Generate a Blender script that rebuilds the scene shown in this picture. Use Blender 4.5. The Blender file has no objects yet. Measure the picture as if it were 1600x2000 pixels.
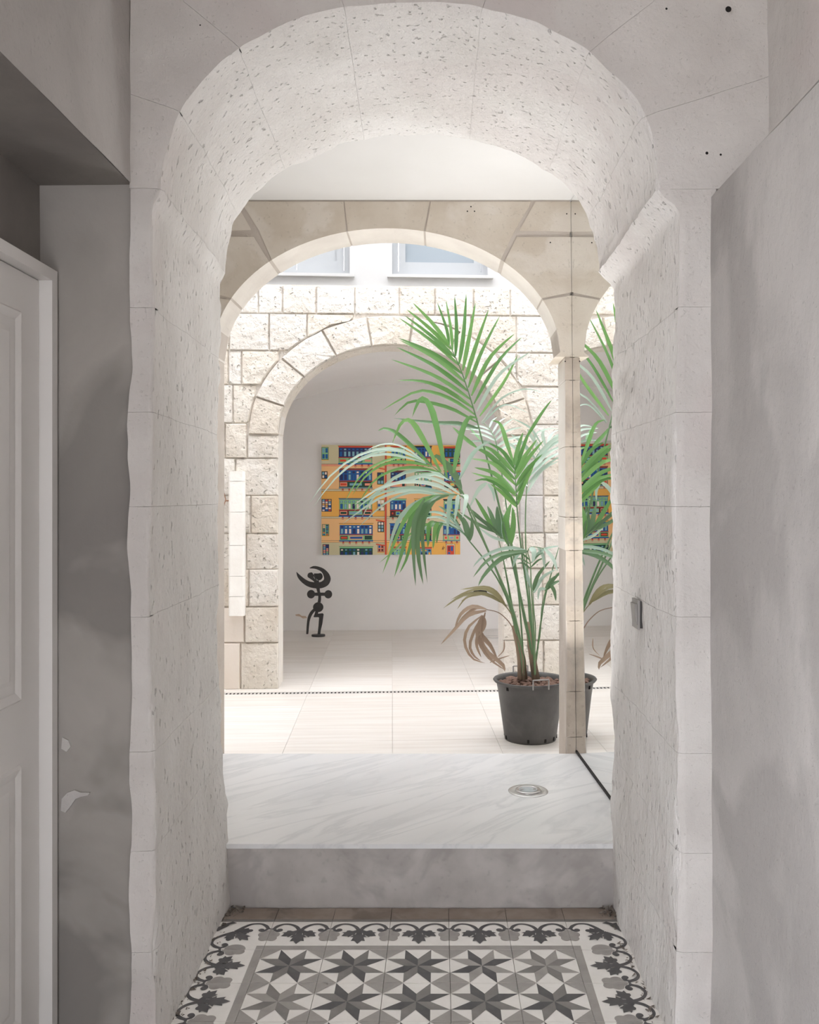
import bpy, bmesh, math, random
from mathutils import Vector, Matrix, noise
random.seed(7)
# ------------------------------------------------------------------ camera, sky, exposure
F = 1766.0; VX, VY = 857.0, 971.0; EYE = 1.457          # focal length (px of a 1600x2000 frame), vanishing point, eye height
sc = bpy.context.scene
cd = bpy.data.cameras.new('camera'); cam = bpy.data.objects.new('camera', cd); sc.collection.objects.link(cam)
cam.location = (0, 0, EYE); cam.rotation_euler = (math.pi/2, 0, 0)
cd.sensor_fit = 'VERTICAL'; cd.sensor_height = 36.0; cd.lens = 36.0*F/2000.0
cd.shift_x = (800-VX)/2000.0; cd.shift_y = (VY-1000)/2000.0
cd.clip_start = 0.02
sc.camera = cam
w = bpy.data.worlds.new('overcast_sky'); sc.world = w; w.use_nodes = True
bg = w.node_tree.nodes['Background']; bg.inputs[0].default_value = (.95, 0.975, 1.03, 1); bg.inputs[1].default_value = 6.6
sd = bpy.data.lights.new('sun', 'SUN'); sd.energy = 0.5; sd.angle = math.radians(25); sd.color = (1, .97, .92)
sun = bpy.data.objects.new('sun', sd); sc.collection.objects.link(sun); sun.rotation_euler = (math.radians(18), math.radians(-6), 0)
sc.view_settings.view_transform = 'Standard'; sc.view_settings.look = 'None'
sc.view_settings.exposure = 0.50; sc.view_settings.gamma = 1.0; sc.view_settings.use_curve_mapping = False
try:
    sc.cycles.use_denoising = True; sc.cycles.diffuse_bounces = 8; sc.cycles.max_bounces = 14; sc.cycles.transparent_max_bounces = 12
    sc.cycles.sample_clamp_indirect = 8
except Exception: pass
COL = sc.collection
# ------------------------------------------------------------------ frames of reference
TH = math.radians(3.0); CS, SN = math.cos(TH), math.sin(TH); P0 = (0.661, 4.40)
COURT = Matrix.Translation((P0[0], P0[1], 0)) @ Matrix.Rotation(TH, 4, 'Z')   # courtyard axes: a right, b away, turned 3 degrees
ZC = 0.061                                                                   # courtyard floor level
def P(px, py, Y): return Vector(((px-VX)*Y/F, Y, EYE-(py-VY)*Y/F))
def CP(px, py, b):                                                            # pixel on the courtyard plane b -> (a, z)
    dx = (px-VX)/F; t = (b+P0[1]*CS-P0[0]*SN)/(CS-dx*SN)
    x, y = t*dx, t
    return ((x-P0[0])*CS+(y-P0[1])*SN, EYE-(py-VY)*t/F)
def CF(px, py, z=ZC):                                                         # pixel on the courtyard floor -> (a, b)
    t = (EYE-z)*F/(py-VY); x, y = (px-VX)*t/F, t
    return ((x-P0[0])*CS+(y-P0[1])*SN, -(x-P0[0])*SN+(y-P0[1])*CS)
# ------------------------------------------------------------------ materials
def L(r, g, b):
    f = lambda c: (c/255/12.92 if c <= 10 else ((c/255+.055)/1.055)**2.4)
    return (f(r), f(g), f(b), 1)
MATS = {}
def mat(name, base, var=None, scale=3.0, rough=.85, bump=0.0, bscale=25.0, pits=0.0, pscale=45.0, pitcol=None, stretch=(1,1,1),
        metal=0.0, stain=None, stscale=1.0, stamt=.5, spec=.3, bdist=.01, detail=6, dist=0.0):
    m = bpy.data.materials.new(name); m.use_nodes = True; nt = m.node_tree; N = nt.nodes; K = nt.links
    bs = N['Principled BSDF']; bs.inputs['Roughness'].default_value = rough; bs.inputs['Metallic'].default_value = metal
    bs.inputs['Specular IOR Level'].default_value = spec
    bs.inputs['Base Color'].default_value = base
    if not (var or bump or pits or stain): MATS[name] = m; return m
    tc = N.new('ShaderNodeTexCoord'); mp = N.new('ShaderNodeMapping'); mp.inputs['Scale'].default_value = stretch
    K.new(tc.outputs['Object'], mp.inputs['Vector']); V = mp.outputs['Vector']
    def nz(s, d=detail, r=.55, ds=0.0):
        n = N.new('ShaderNodeTexNoise'); n.inputs['Scale'].default_value = s; n.inputs['Detail'].default_value = d
        n.inputs['Roughness'].default_value = r; n.inputs['Distortion'].default_value = ds; K.new(V, n.inputs['Vector']); return n.outputs['Fac']
    def rmp(fac, p0, p1):
        r = N.new('ShaderNodeMapRange'); r.inputs[1].default_value = p0; r.inputs[2].default_value = p1; K.new(fac, r.inputs[0]); return r.outputs[0]
    def mix(fac, a, b):
        x = N.new('ShaderNodeMix'); x.data_type = 'RGBA'; K.new(fac, x.inputs[0])
        for s, c in ((6, a), (7, b)):
            if isinstance(c, tuple): x.inputs[s].default_value = c
            else: K.new(c, x.inputs[s])
        return x.outputs[2]
    col = base
    if var: col = mix(rmp(nz(scale, ds=dist), .36, .64), base, var)
    if stain:
        f = rmp(nz(stscale, 4, ds=.6), .52, .60)
        mu = N.new('ShaderNodeMath'); mu.operation = 'MULTIPLY'; K.new(f, mu.inputs[0]); mu.inputs[1].default_value = stamt
        col = mix(mu.outputs[0], col, stain)
    pit = None
    if pits:
        pit = rmp(nz(pscale, 2, .4), .66, .74)
        mu = N.new('ShaderNodeMath'); mu.operation = 'MULTIPLY'; K.new(pit, mu.inputs[0]); mu.inputs[1].default_value = pits
        col = mix(mu.outputs[0], col, pitcol or tuple(c*.45 for c in base[:3])+(1,))
    if not isinstance(col, tuple): K.new(col, bs.inputs['Base Color'])
    if bump:
        h = nz(bscale, 8, .6)
        if pit is not None:
            s = N.new('ShaderNodeMath'); s.operation = 'MULTIPLY_ADD'; K.new(pit, s.inputs[0]); s.inputs[1].default_value = -min(1, pits*2.2); K.new(h, s.inputs[2]); h = s.outputs[0]
        b = N.new('ShaderNodeBump'); b.inputs['Strength'].default_value = bump; b.inputs['Distance'].default_value = bdist
        K.new(h, b.inputs['Height']); K.new(b.outputs[0], bs.inputs['Normal'])
    MATS[name] = m; return m
mat('whitewash', L(226,223,220), L(213,209,205), 3.5, .9, .85, 38, .32, 66, L(156,150,145), (1,1,.5), stain=L(211,204,201), stscale=1.5, bdist=.016)
mat('whitewash_front', L(206,202,198), L(190,185,181), 2.6, .92, .6, 18, .05, 110, L(165,157,153), stain=L(194,185,182), stscale=1.3, bdist=.012)
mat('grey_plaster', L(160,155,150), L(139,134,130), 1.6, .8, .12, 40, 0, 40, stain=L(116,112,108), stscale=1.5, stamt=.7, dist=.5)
mat('right_plaster', L(186,182,179), L(169,165,162), 2.4, .8, .35, 40, .10, 120, stain=L(154,150,147), stscale=2.0, stamt=.6, stretch=(1,1,.8), dist=.4)
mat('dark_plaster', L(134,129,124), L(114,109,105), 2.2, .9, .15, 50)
mat('ceiling_white', L(210,208,206), L(205,203,200), 1.5, .9)
mat('white_wall', L(226,225,223), L(221,219,217), 1.2, .9)
mat('upper_coat', L(190,189,188), L(186,185,184), 1.2, .9)
mat('window_paint', L(166,168,170), L(162,164,166), 2, .6)
mat('room_wall', L(226,223,220), L(219,215,212), .8, .9, .05, 12)
mat('tan_stone', L(208,199,186), L(196,185,170), 5, .9, .35, 45, .15, 60, stain=L(217,210,201), stscale=4, bdist=.006)
mat('pier_stone', L(192,180,166), L(168,156,143), 7, .9, .4, 45, .2, 50, stain=L(150,143,136), stscale=6, bdist=.006)
mat('soffit_wash', L(222,216,208), L(212,205,197), 5, .9, .25, 40, bdist=.006)
mat('mortar', L(194,185,176), L(184,174,164), 6, .95, .3, 60)
for i, (c, v) in enumerate([((226,220,212),(216,207,196)), ((223,215,204),(213,202,188)), ((229,224,217),(220,213,204)), ((219,210,197),(226,219,209))]):
    mat('lime_stone_%d' % i, L(*c), L(*v), 4, .95, .9, 14, .3, 40, L(190,178,163), bdist=.04)
mat('grey_lime_stone', L(205,200,196), L(188,184,182), 6, .95, .5, 30, bdist=.02)
mat('peach_plaster', L(226,217,208), L(222,210,198), 2, .9, .2, 14)
mat('lime_joint', L(222,216,208), L(214,207,198), 5, .95, .5, 30, bdist=.02)
mat('white_paint_slab', L(246,243,238), L(240,236,230), 6, .8, .35, 26, bdist=.015)
def marble(name, base, vein, vs, amt, rough, w0=.06, rx=0, rz=-42):
    m = bpy.data.materials.new(name); m.use_nodes = True; nt = m.node_tree; N = nt.nodes; K = nt.links; bs = N['Principled BSDF']
    bs.inputs['Roughness'].default_value = rough
    tc = N.new('ShaderNodeTexCoord'); mp = N.new('ShaderNodeMapping'); mp.inputs['Scale'].default_value = (.30, 1.8, 1.0)
    m0 = N.new('ShaderNodeMapping'); m0.inputs['Rotation'].default_value = (0, math.radians(rx), math.radians(rz)); K.new(tc.outputs['Object'], m0.inputs['Vector']); K.new(m0.outputs[0], mp.inputs['Vector'])
    n = N.new('ShaderNodeTexNoise'); n.inputs['Scale'].default_value = vs; n.inputs['Detail'].default_value = 9; n.inputs['Roughness'].default_value = .6; n.inputs['Distortion'].default_value = .8
    K.new(mp.outputs[0], n.inputs['Vector'])
    s = N.new('ShaderNodeMath'); s.operation = 'SUBTRACT'; K.new(n.outputs[0], s.inputs[0]); s.inputs[1].default_value = .5
    a = N.new('ShaderNodeMath'); a.operation = 'ABSOLUTE'; K.new(s.outputs[0], a.inputs[0])
    r = N.new('ShaderNodeMapRange'); r.inputs[1].default_value = 0; r.inputs[2].default_value = w0; r.inputs[3].default_value = amt; r.inputs[4].default_value = 0; K.new(a.outputs[0], r.inputs[0])
    n2 = N.new('ShaderNodeTexNoise'); n2.inputs['Scale'].default_value = vs*.8; n2.inputs['Detail'].default_value = 5; K.new(mp.outputs[0], n2.inputs['Vector'])
    r2 = N.new('ShaderNodeMapRange'); r2.inputs[1].default_value = .45; r2.inputs[2].default_value = .75; r2.inputs[4].default_value = amt*.8; K.new(n2.outputs[0], r2.inputs[0])
    mx = N.new('ShaderNodeMath'); mx.operation = 'MAXIMUM'; K.new(r.outputs[0], mx.inputs[0]); K.new(r2.outputs[0], mx.inputs[1])
    x = N.new('ShaderNodeMix'); x.data_type = 'RGBA'; x.inputs[6].default_value = base; x.inputs[7].default_value = vein; K.new(mx.outputs[0], x.inputs[0]); K.new(x.outputs[2], bs.inputs['Base Color'])
    MATS[name] = m
marble('marble_top', L(226,226,226), L(188,191,194), 3.2, .42, .25, .05)
mat('marble_riser', L(188,183,180), L(164,159,155), 5, .4, 0, 1, .25, 40, L(140,136,133), stain=L(146,141,138), stscale=3.5, stamt=.55, spec=.4)
mat('travertine', L(222,217,211), L(211,204,196), 3, .38, 0, 1, 0, 1, stretch=(.5, 9, 1), spec=.35, detail=8)
mat('travertine_b', L(226,222,217), L(216,210,203), 3.4, .38, 0, 1, 0, 1, stretch=(.5, 9, 1), spec=.35, detail=8)
mat('grout', L(200,190,180))
mat('tile_white', L(245,242,238), L(234,231,226), 9, .42, spec=.4)
mat('tile_dark', L(78,77,79), L(92,90,91), 20, .45, spec=.4)
mat('tile_mid', L(122,119,117), L(136,132,129), 16, .45, spec=.4)
mat('tile_grey', L(168,164,160), L(154,149,145), 14, .45, spec=.4)
mat('tile_plain', L(160,148,138), L(136,122,112), 7, .6, stain=L(105,96,90), stscale=6)
mat('tile_bed', L(120,114,108), L(100,94,90), 9, .9)
mat('debris', L(88,80,74), L(150,142,134), 30, .95, .8, 60)
mat('door_paint', L(212,209,206), L(208,205,202), 2, .45, spec=.4)
mat('steel', L(190,188,186), rough=.28, metal=.9)
mat('steel_dull', L(205,203,200), L(190,188,186), 30, .4, metal=.7)
mat('dark_gap', L(48,46,45)); mat('black_hole', L(30,27,26))
mat('switch_grey', L(150,147,144), rough=.4); mat('switch_dark', L(70,68,67), rough=.4)
mat('black_iron', L(52,50,50), L(62,60,59), 12, .55, spec=.4)
mat('pot_black', L(72,70,69), L(92,90,88), 5, .5, .1, 60, stain=L(110,107,104), stscale=3, stamt=.4, spec=.4)
mat('bark', L(150,120,106), L(104,82,72), 14, .85, .5, 60, bdist=.005)
mat('soil', L(70,55,46), L(90,70,58), 20, .95)
mat('trunk_fibre', L(152,132,112), L(112,98,82), 10, .9, .6, 60, stretch=(1,1,.12), bdist=.006)
mat('wire_brown', L(150,112,88)); mat('chip_brown', L(196,176,158), L(186,162,142), 30); mat('screw', L(60,55,52))
mat('glass_win', L(176,182,186), rough=.15, spec=.35)
mat('window_glass', L(140,148,154), rough=.3, spec=.2)
mat('drain_grate', L(196,192,188), rough=.4, metal=.3)
def leafmat(name, c1, c2, rough, trans):
    m = bpy.data.materials.new(name); m.use_nodes = True; nt = m.node_tree; N = nt.nodes; K = nt.links; bs = N['Principled BSDF']; out = N['Material Output']
    oi = N.new('ShaderNodeObjectInfo'); x = N.new('ShaderNodeMix'); x.data_type = 'RGBA'; x.inputs[6].default_value = c1; x.inputs[7].default_value = c2
    K.new(oi.outputs['Random'], x.inputs[0]); K.new(x.outputs[2], bs.inputs['Base Color']); bs.inputs['Roughness'].default_value = rough; bs.inputs['Specular IOR Level'].default_value = .55
    t = N.new('ShaderNodeBsdfTranslucent'); K.new(x.outputs[2], t.inputs[0]); ms = N.new('ShaderNodeMixShader'); ms.inputs[0].default_value = trans
    K.new(bs.outputs[0], ms.inputs[1]); K.new(t.outputs[0], ms.inputs[2]); K.new(ms.outputs[0], out.inputs[0]); MATS[name] = m
leafmat('leaf', L(92,140,80), L(128,174,102), .34, .42)
leafmat('leaf_pale_sheen', L(160,186,168), L(192,210,196), .28, .3)  # paler leaf green with the sky's reflection painted into the colour
leafmat('leaf_dark', L(88,118,84), L(106,136,98), .36, .25)
leafmat('leaf_stem', L(98,134,92), L(122,150,108), .45, .1)
leafmat('leaf_dead', L(138,116,98), L(168,146,126), .7, .15)
leafmat('leaf_olive', L(128,122,88), L(148,138,100), .6, .2)
# ------------------------------------------------------------------ object helpers
def link(o, parent=None, label=None, cat=None, group=None, kind=None):
    COL.objects.link(o)
    if parent: o.parent = parent
    if label: o['label'] = label
    if cat: o['category'] = cat
    if group: o['group'] = group
    if kind: o['kind'] = kind
    return o
def mk(name, V, Fc, m, parent=None, mi=None, smooth=False, world=None, **kw):
    me = bpy.data.meshes.new(name); me.from_pydata([tuple(v) for v in V], [], Fc)
    for q in (m if isinstance(m, (list, tuple)) else [m]): me.materials.append(MATS[q])
    if mi: me.polygons.foreach_set('material_index', mi)
    if smooth: me.polygons.foreach_set('use_smooth', [True]*len(me.polygons))
    bm = bmesh.new(); bm.from_mesh(me); bmesh.ops.recalc_face_normals(bm, faces=bm.faces); bm.to_mesh(me); bm.free()
    me.update(); o = bpy.data.objects.new(name, me)
    if world is not None: o.matrix_world = world
    return link(o, parent, **kw)
def empty(name, loc=(0,0,0), world=None, **kw):
    o = bpy.data.objects.new(name, None); o.empty_display_size = .1
    o.matrix_world = world if world is not None else Matrix.Translation(loc)
    return link(o, **kw)
class MB:
    def __init__(s): s.v = []; s.f = []; s.m = []
    def add(s, V, Fc, mi=0):
        n = len(s.v); s.v += [tuple(v) for v in V]; s.f += [[i+n for i in f] for f in Fc]; s.m += [mi]*len(Fc); return s
    def box(s, x0, x1, y0, y1, z0, z1, mi=0):
        return s.add([(x0,y0,z0),(x1,y0,z0),(x1,y1,z0),(x0,y1,z0),(x0,y0,z1),(x1,y0,z1),(x1,y1,z1),(x0,y1,z1)],
                     [(0,3,2,1),(4,5,6,7),(0,1,5,4),(1,2,6,5),(2,3,7,6),(3,0,4,7)], mi)
    def prism(s, poly, fn, d0, d1, mi=0, ms=None):                             # polygon (u,v) extruded between depths d0,d1 through fn(u,v,d)
        n = len(poly)
        s.add([fn(u,v,d0) for u,v in poly]+[fn(u,v,d1) for u,v in poly], [list(range(n)), list(range(2*n-1, n-1, -1))], mi)
        k = len(s.v)-2*n
        for i in range(n):
            j = (i+1) % n; s.f.append([k+i, k+n+i, k+n+j, k+j]); s.m.append(mi if ms is None else (ms[i] if isinstance(ms, (list,tuple)) else ms))
        return s
    def tube(s, pts, r, n=8, mi=0, cap=True):
        pts = [Vector(p) for p in pts]; rs = r if isinstance(r, (list,tuple)) else [r]*len(pts); base = len(s.v); up = None
        for i, p in enumerate(pts):
            t = (pts[min(i+1,len(pts)-1)]-pts[max(i-1,0)]).normalized()
            if up is None: up = t.orthogonal().normalized()
            up = (up-t*up.dot(t)).normalized(); q = t.cross(up)
            for k in range(n):
                a = 2*math.pi*k/n; s.v.append(tuple(p+(up*math.cos(a)+q*math.sin(a))*rs[i]))
        for i in range(len(pts)-1):
            for k in range(n):
                s.f.append([base+i*n+k, base+i*n+(k+1)%n, base+(i+1)*n+(k+1)%n, base+(i+1)*n+k]); s.m.append(mi)
        if cap:
            s.f.append([base+k for k in range(n)][::-1]); s.m.append(mi); s.f.append([base+(len(pts)-1)*n+k for k in range(n)]); s.m.append(mi)
        return s
    def lathe(s, prof, c=(0,0,0), n=40, mi=0):
        base = len(s.v)
        for r, z in prof:
            for k in range(n):
                a = 2*math.pi*k/n; s.v.append((c[0]+r*math.cos(a), c[1]+r*math.sin(a), c[2]+z))
        for i in range(len(prof)-1):
            for k in range(n):
                s.f.append([base+i*n+k, base+i*n+(k+1)%n, base+(i+1)*n+(k+1)%n, base+(i+1)*n+k]); s.m.append(mi)
        return s
    def obj(s, name, m, parent=None, **kw): return mk(name, s.v, s.f, m, parent, mi=s.m, **kw)
def nz3(p, sc_, off=0.0): return noise.noise(Vector((p[0]*sc_+off, p[1]*sc_+off*.7, p[2]*sc_-off)))
def grid_panel(name, fn, nu, nv, nrm, amp, m, parent=None, **kw):             # a gently uneven plastered sheet
    V = []
    for j in range(nv+1):
        for i in range(nu+1):
            p = Vector(fn(i/nu, j/nv)); d = amp*(nz3(p, 1.6)+.45*nz3(p, 5, 3))
            V.append(p+Vector(nrm)*d)
    Fc = [[j*(nu+1)+i, j*(nu+1)+i+1, (j+1)*(nu+1)+i+1, (j+1)*(nu+1)+i] for j in range(nv) for i in range(nu)]
    return mk(name, V, Fc, m, parent, smooth=True, **kw)
# ================================================================== FRONT ARCH WALL (whitewashed, thick)
YF, YB = 2.36, 3.25
ACX, AA, AB, AZ, AN = -.072, .652, .488, 2.262, 2.15
def arch_pt(ph):
    c, s_ = math.cos(ph), math.sin(ph)
    return (ACX-AA*math.copysign(abs(c)**(2/AN), c), AZ+AB*abs(s_)**(2/AN))
prof = []; cuts = []                                                          # (x, z, outer x, outer z)
JL, JR = -.748, .624
levels = [0, .27, .53, .79, 1.144, 1.432, 1.679, 1.953, AZ]
def fl_(z): t = min(1, max(0, (z-(AZ-.055))/.055)); return t*t*(3-2*t)
def jl(z): return (JL+.005*math.sin(z*4)+(.006*max(0, .5-z)))*(1-fl_(z))+(ACX-AA)*fl_(z)
def jr(z): return (JR+.006*math.sin(z*3+1)-(.022*max(0, .6-z)))*(1-fl_(z))+(ACX+AA-.004)*fl_(z)
def clampout(x, z):
    dx, dz = x-ACX, z-AZ+.0001; t = 1e9
    if dx < -1e-6: t = min(t, (-.806-ACX)/dx)
    if dx > 1e-6: t = min(t, (.868-ACX)/dx)
    if dz > 1e-6: t = min(t, (3.35-AZ)/dz)
    return (ACX+dx*t, AZ+dz*t)
for k in range(len(levels)-1):
    cuts.append(len(prof)); n = 16
    for i in range(n+1):
        z = levels[k]+(levels[k+1]-levels[k])*i/n; prof.append((jl(z), z, -.806, z))
PH = [0, 23, 48, 76, 105, 134, 158.5, 180]
for k in range(len(PH)-1):
    cuts.append(len(prof)); n = 18
    for i in range(n+1):
        ph = math.radians(PH[k]+(PH[k+1]-PH[k])*i/n); x, z = arch_pt(ph); o = clampout(x, z); prof.append((x, z, o[0], o[1]))
for k in range(len(levels)-2, -1, -1):
    cuts.append(len(prof)); n = 16
    for i in range(n+1):
        z = levels[k+1]-(levels[k+1]-levels[k])*i/n; prof.append((jr(z), z, .725, z))
cuts.append(len(prof))
wall_front = empty('wall_front', kind='structure')
cnt = len(cuts)-1
for k in range(cnt):
    seg = prof[cuts[k]:cuts[k+1]]; isarch = len(levels)-1 <= k < cnt-(len(levels)-1)
    nr, nd = 9, 44; V = []; Fc = []; mi = []; W = nr+nd+2
    for i, (x, z, ox, oz) in enumerate(seg):
        inw = Vector((ACX-x if isarch else (1 if x < 0 else -1), 0, (AZ-z)*.9 if isarch else 0)).normalized()
        # tiny joint gap
        g = 0.0
        tdir = Vector((seg[min(i+1,len(seg)-1)][0]-seg[max(i-1,0)][0], 0, seg[min(i+1,len(seg)-1)][1]-seg[max(i-1,0)][1])).normalized()
        sh = tdir*(.0004 if i == 0 else (-.0004 if i == len(seg)-1 else 0))
        for j in range(W):
            if j <= nr:
                t = j/nr; q = Vector((ox+(x-ox)*t, YF, oz+(z-oz)*t))            # outer edge -> arris on the front
                d = .010*nz3(q, 2.2)+.005*nz3(q, 7, 5)+.0025*nz3(q, 19, 9)
                q = q+Vector((0, -d, 0))
                if j == nr: q += Vector((0, .007, 0))+inw*(.008*nz3(q, 6, 2)+.004*nz3(q, 17, 4)-.002)
                if j == 0 and k < len(levels)-1: q += Vector((.010*nz3(q, 5, 8)+.004*nz3(q, 17, 8), 0, 0))
                if j == 0 and k >= cnt-(len(levels)-1): q += Vector((.004*nz3(q, 6, 8), 0, 0))
            else:
                t = (j-nr-1)/nd; q = Vector((x-.040*t*max(0, min(1, (.2-x)/.9))*min(1, z/.7), YF+(YB-YF)*t, z))
                d = .013*nz3(q, 2.0, 1)+.007*nz3(q, 6, 6)+.0045*nz3(q, 15, 3)+.0028*nz3(q, 36, 3)
                if j == W-1: d += .012*nz3(q, 9, 3)+.006*nz3(q, 24, 1)-.004
                q = q+inw*d
                if j == nr+1: q = V[-1]-sh
            V.append(q+sh)
    n = len(seg)
    for i in range(n-1):
        for j in range(W-1):
            if j != nr: Fc.append([i*W+j, i*W+j+1, (i+1)*W+j+1, (i+1)*W+j]); mi.append(0 if j < nr else 1)
    # skirts into the joints
    for i, sgn in ((0, -1), (n-1, 1)):
        b0 = len(V)
        for j in range(W): V.append(V[i*W+j])
        for j in range(W):
            q = V[i*W+j]; x, z = seg[i][0], seg[i][1]
            outw = Vector((x-ACX if isarch else (-1 if x < 0 else 1), 0, (z-AZ)*.9 if isarch else 0)).normalized()
            V.append(q+(Vector((0, .03, 0)) if j <= nr else outw*.03)+ (outw*.0))
        for j in range(W-1): Fc.append([b0+j, b0+j+1, b0+W+j+1, b0+W+j]); mi.append(1)
    mk('voussoir' if isarch else 'jamb_block', V, Fc, ['whitewash_front', 'whitewash'], wall_front, mi=mi, smooth=True)
def wall_core(name, cx, A, B, zs, nn, xl, xr, ztop, x0, x1, zb, fn, d0, d1, m, parent, **kw):
    """solid wall with an arched opening: columns of quads; fn(u,v,d) maps to space"""
    xs = [xl+(xr-xl)*i/72 for i in range(73)]
    mb = MB()
    mb.prism([(x0,zb),(xl,zb),(xl,ztop),(x0,ztop)], fn, d0, d1); mb.prism([(xr,zb),(x1,zb),(x1,ztop),(xr,ztop)], fn, d0, d1)
    def zo(x):
        c = min(1, abs(x-cx)/A); return zs+B*(max(0, 1-c**nn))**(1/nn)
    for i in range(72):
        a, b = xs[i], xs[i+1]; mb.prism([(a,zo(a)),(b,zo(b)),(b,ztop),(a,ztop)], fn, d0, d1)
    return mb.obj(name, m, parent, **kw)
wall_core('core', ACX-.02, AA+.05, AB+.03, AZ, AN, JL-.06, JR+.03, 3.5, -1.5, 1.2, -.05, lambda u,v,d: (u,d,v), YF+.025, YB-.012, 'whitewash', wall_front)
# ================================================================== CORRIDOR
grid_panel('wall_right', lambda u,v: (.712+.006*u, 2.385-3.6*u, -.01+2.25*v), 60, 40, (1,0,0), .010, 'right_plaster', kind='structure')
wr = bpy.data.objects['wall_right']
MB().add([(.712,2.385,2.24),(.718,-1.215,2.24),(.88,-1.215,2.262),(.88,2.385,2.262)], [(0,1,2,3)]).obj('ledge', 'right_plaster', wr)
grid_panel('upper_face', lambda u,v: (.862, 2.385-3.6*u, 2.2+1.3*v), 40, 16, (1,0,0), .012, 'whitewash_front', wr)
MB().box(.9, 1.2, -1.215, YF+.03, -.05, 3.5).obj('backing', 'right_plaster', wr)
# left side: deep door recess under a thick lintel
wl = empty('wall_left', kind='structure')
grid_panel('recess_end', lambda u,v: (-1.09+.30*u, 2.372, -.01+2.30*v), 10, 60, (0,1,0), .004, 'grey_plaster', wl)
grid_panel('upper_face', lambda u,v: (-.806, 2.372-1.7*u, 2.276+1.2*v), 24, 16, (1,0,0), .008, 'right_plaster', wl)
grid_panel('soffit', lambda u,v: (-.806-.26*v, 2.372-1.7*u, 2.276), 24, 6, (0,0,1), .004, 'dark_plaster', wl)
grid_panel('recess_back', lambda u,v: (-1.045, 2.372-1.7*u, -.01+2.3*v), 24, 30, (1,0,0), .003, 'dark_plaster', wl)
MB().box(-1.5, -1.06, .672, YF+.03, -.05, 3.5).box(-1.06,-.83,.672,YF+.02,2.30,3.5).box(-1.5,-.83,-1.215,.672,2.5,3.5).obj('backing', 'dark_plaster', wl)  # unseen gap left beside the camera, added to let daylight onto the right wall
MB().box(-1.5, -1.02, -1.4, -1.215, -.05, 3.6).box(-.30, 1.2, -1.4, -1.215, -.05, 3.6).box(-1.02, -.30, -1.4, -1.215, 2.3, 3.6).obj('wall_rear', 'whitewash_front', kind='structure')  # doorway gap in the unseen rear wall is added to bring daylight in
MB().box(-6, -1.5, -4, 4, -.3, -.05).box(-1.5, 2, -4, -1.4, -.3, -.05).obj('floor_yard', 'grout', kind='structure')
MB().box(-1.5, 1.2, -1.4, YB, 3.42, 3.6).obj('ceiling', 'ceiling_white', kind='structure')
# old plaster patches on the recess end wall
for (pts, dz) in (([(121,1560),(132,1548),(146,1543),(158,1548),(176,1548),(172,1553),(158,1556),(148,1560),(138,1575),(128,1587),(119,1583)], .0), ([(122,1440),(134,1446),(138,1458),(130,1468),(120,1462)], 0)):
    mb = MB(); mb.prism([(P(x,y,2.367).x, P(x,y,2.367).z) for x,y in pts], lambda u,v,d: (u,d,v), 2.3655, 2.378); mb.obj('plaster_patch', 'right_plaster', wl)
# door in the recess
d1 = empty('door_1', (-1.03, 2.2, 0), kind='structure', label='white painted panelled door in the grey recess'); d1.location = (0,0,0)
MB().box(-1.06,-.996,2.330,2.362,0,2.046).obj('frame_post', 'door_paint', d1)
MB().box(-1.06,-.996,1.30,2.330,2.016,2.046).obj('frame_head', 'door_paint', d1)
MB().box(-1.06,-.996,1.27,1.30,0,2.046).obj('frame_post', 'door_paint', d1)
leaf = MB().box(-1.065,-1.030,1.304,2.3285,.006,2.0135).obj('door_leaf', 'door_paint', d1)
MB().box(-1.066,-1.0335,2.3285,2.331,.0,2.0165).obj('shadow_gap', 'dark_gap', d1)
def panel(y0, y1, z0, z1):
    mb = MB()
    for (i0, h0, i1, h1) in ((0,0,.006,.007),(.006,.007,.016,.004),(.016,.004,.026,.0005),(.05,.0,.062,.004)):
        A = [(-1.030+h0,y0+i0,z0+i0),(-1.030+h0,y1-i0,z0+i0),(-1.030+h0,y1-i0,z1-i0),(-1.030+h0,y0+i0,z1-i0)]
        B = [(-1.030+h1,y0+i1,z0+i1),(-1.030+h1,y1-i1,z0+i1),(-1.030+h1,y1-i1,z1-i1),(-1.030+h1,y0+i1,z1-i1)]
        mb.add(A+B, [(0,1,5,4),(1,2,6,5),(2,3,7,6),(3,0,4,7)])
    x = -1.026; mb.add([(x,y0+.062,z0+.062),(x,y1-.062,z0+.062),(x,y1-.062,z1-.062),(x,y0+.062,z1-.062)], [(0,1,2,3)])
    mb.obj('panel_moulding', 'door_paint', leaf)
for z0, z1 in ((.955, 1.915), (.16, .80)):
    for y0, y1 in ((1.42, 1.76), (1.88, 2.222)): panel(y0, y1, z0, z1)
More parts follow.
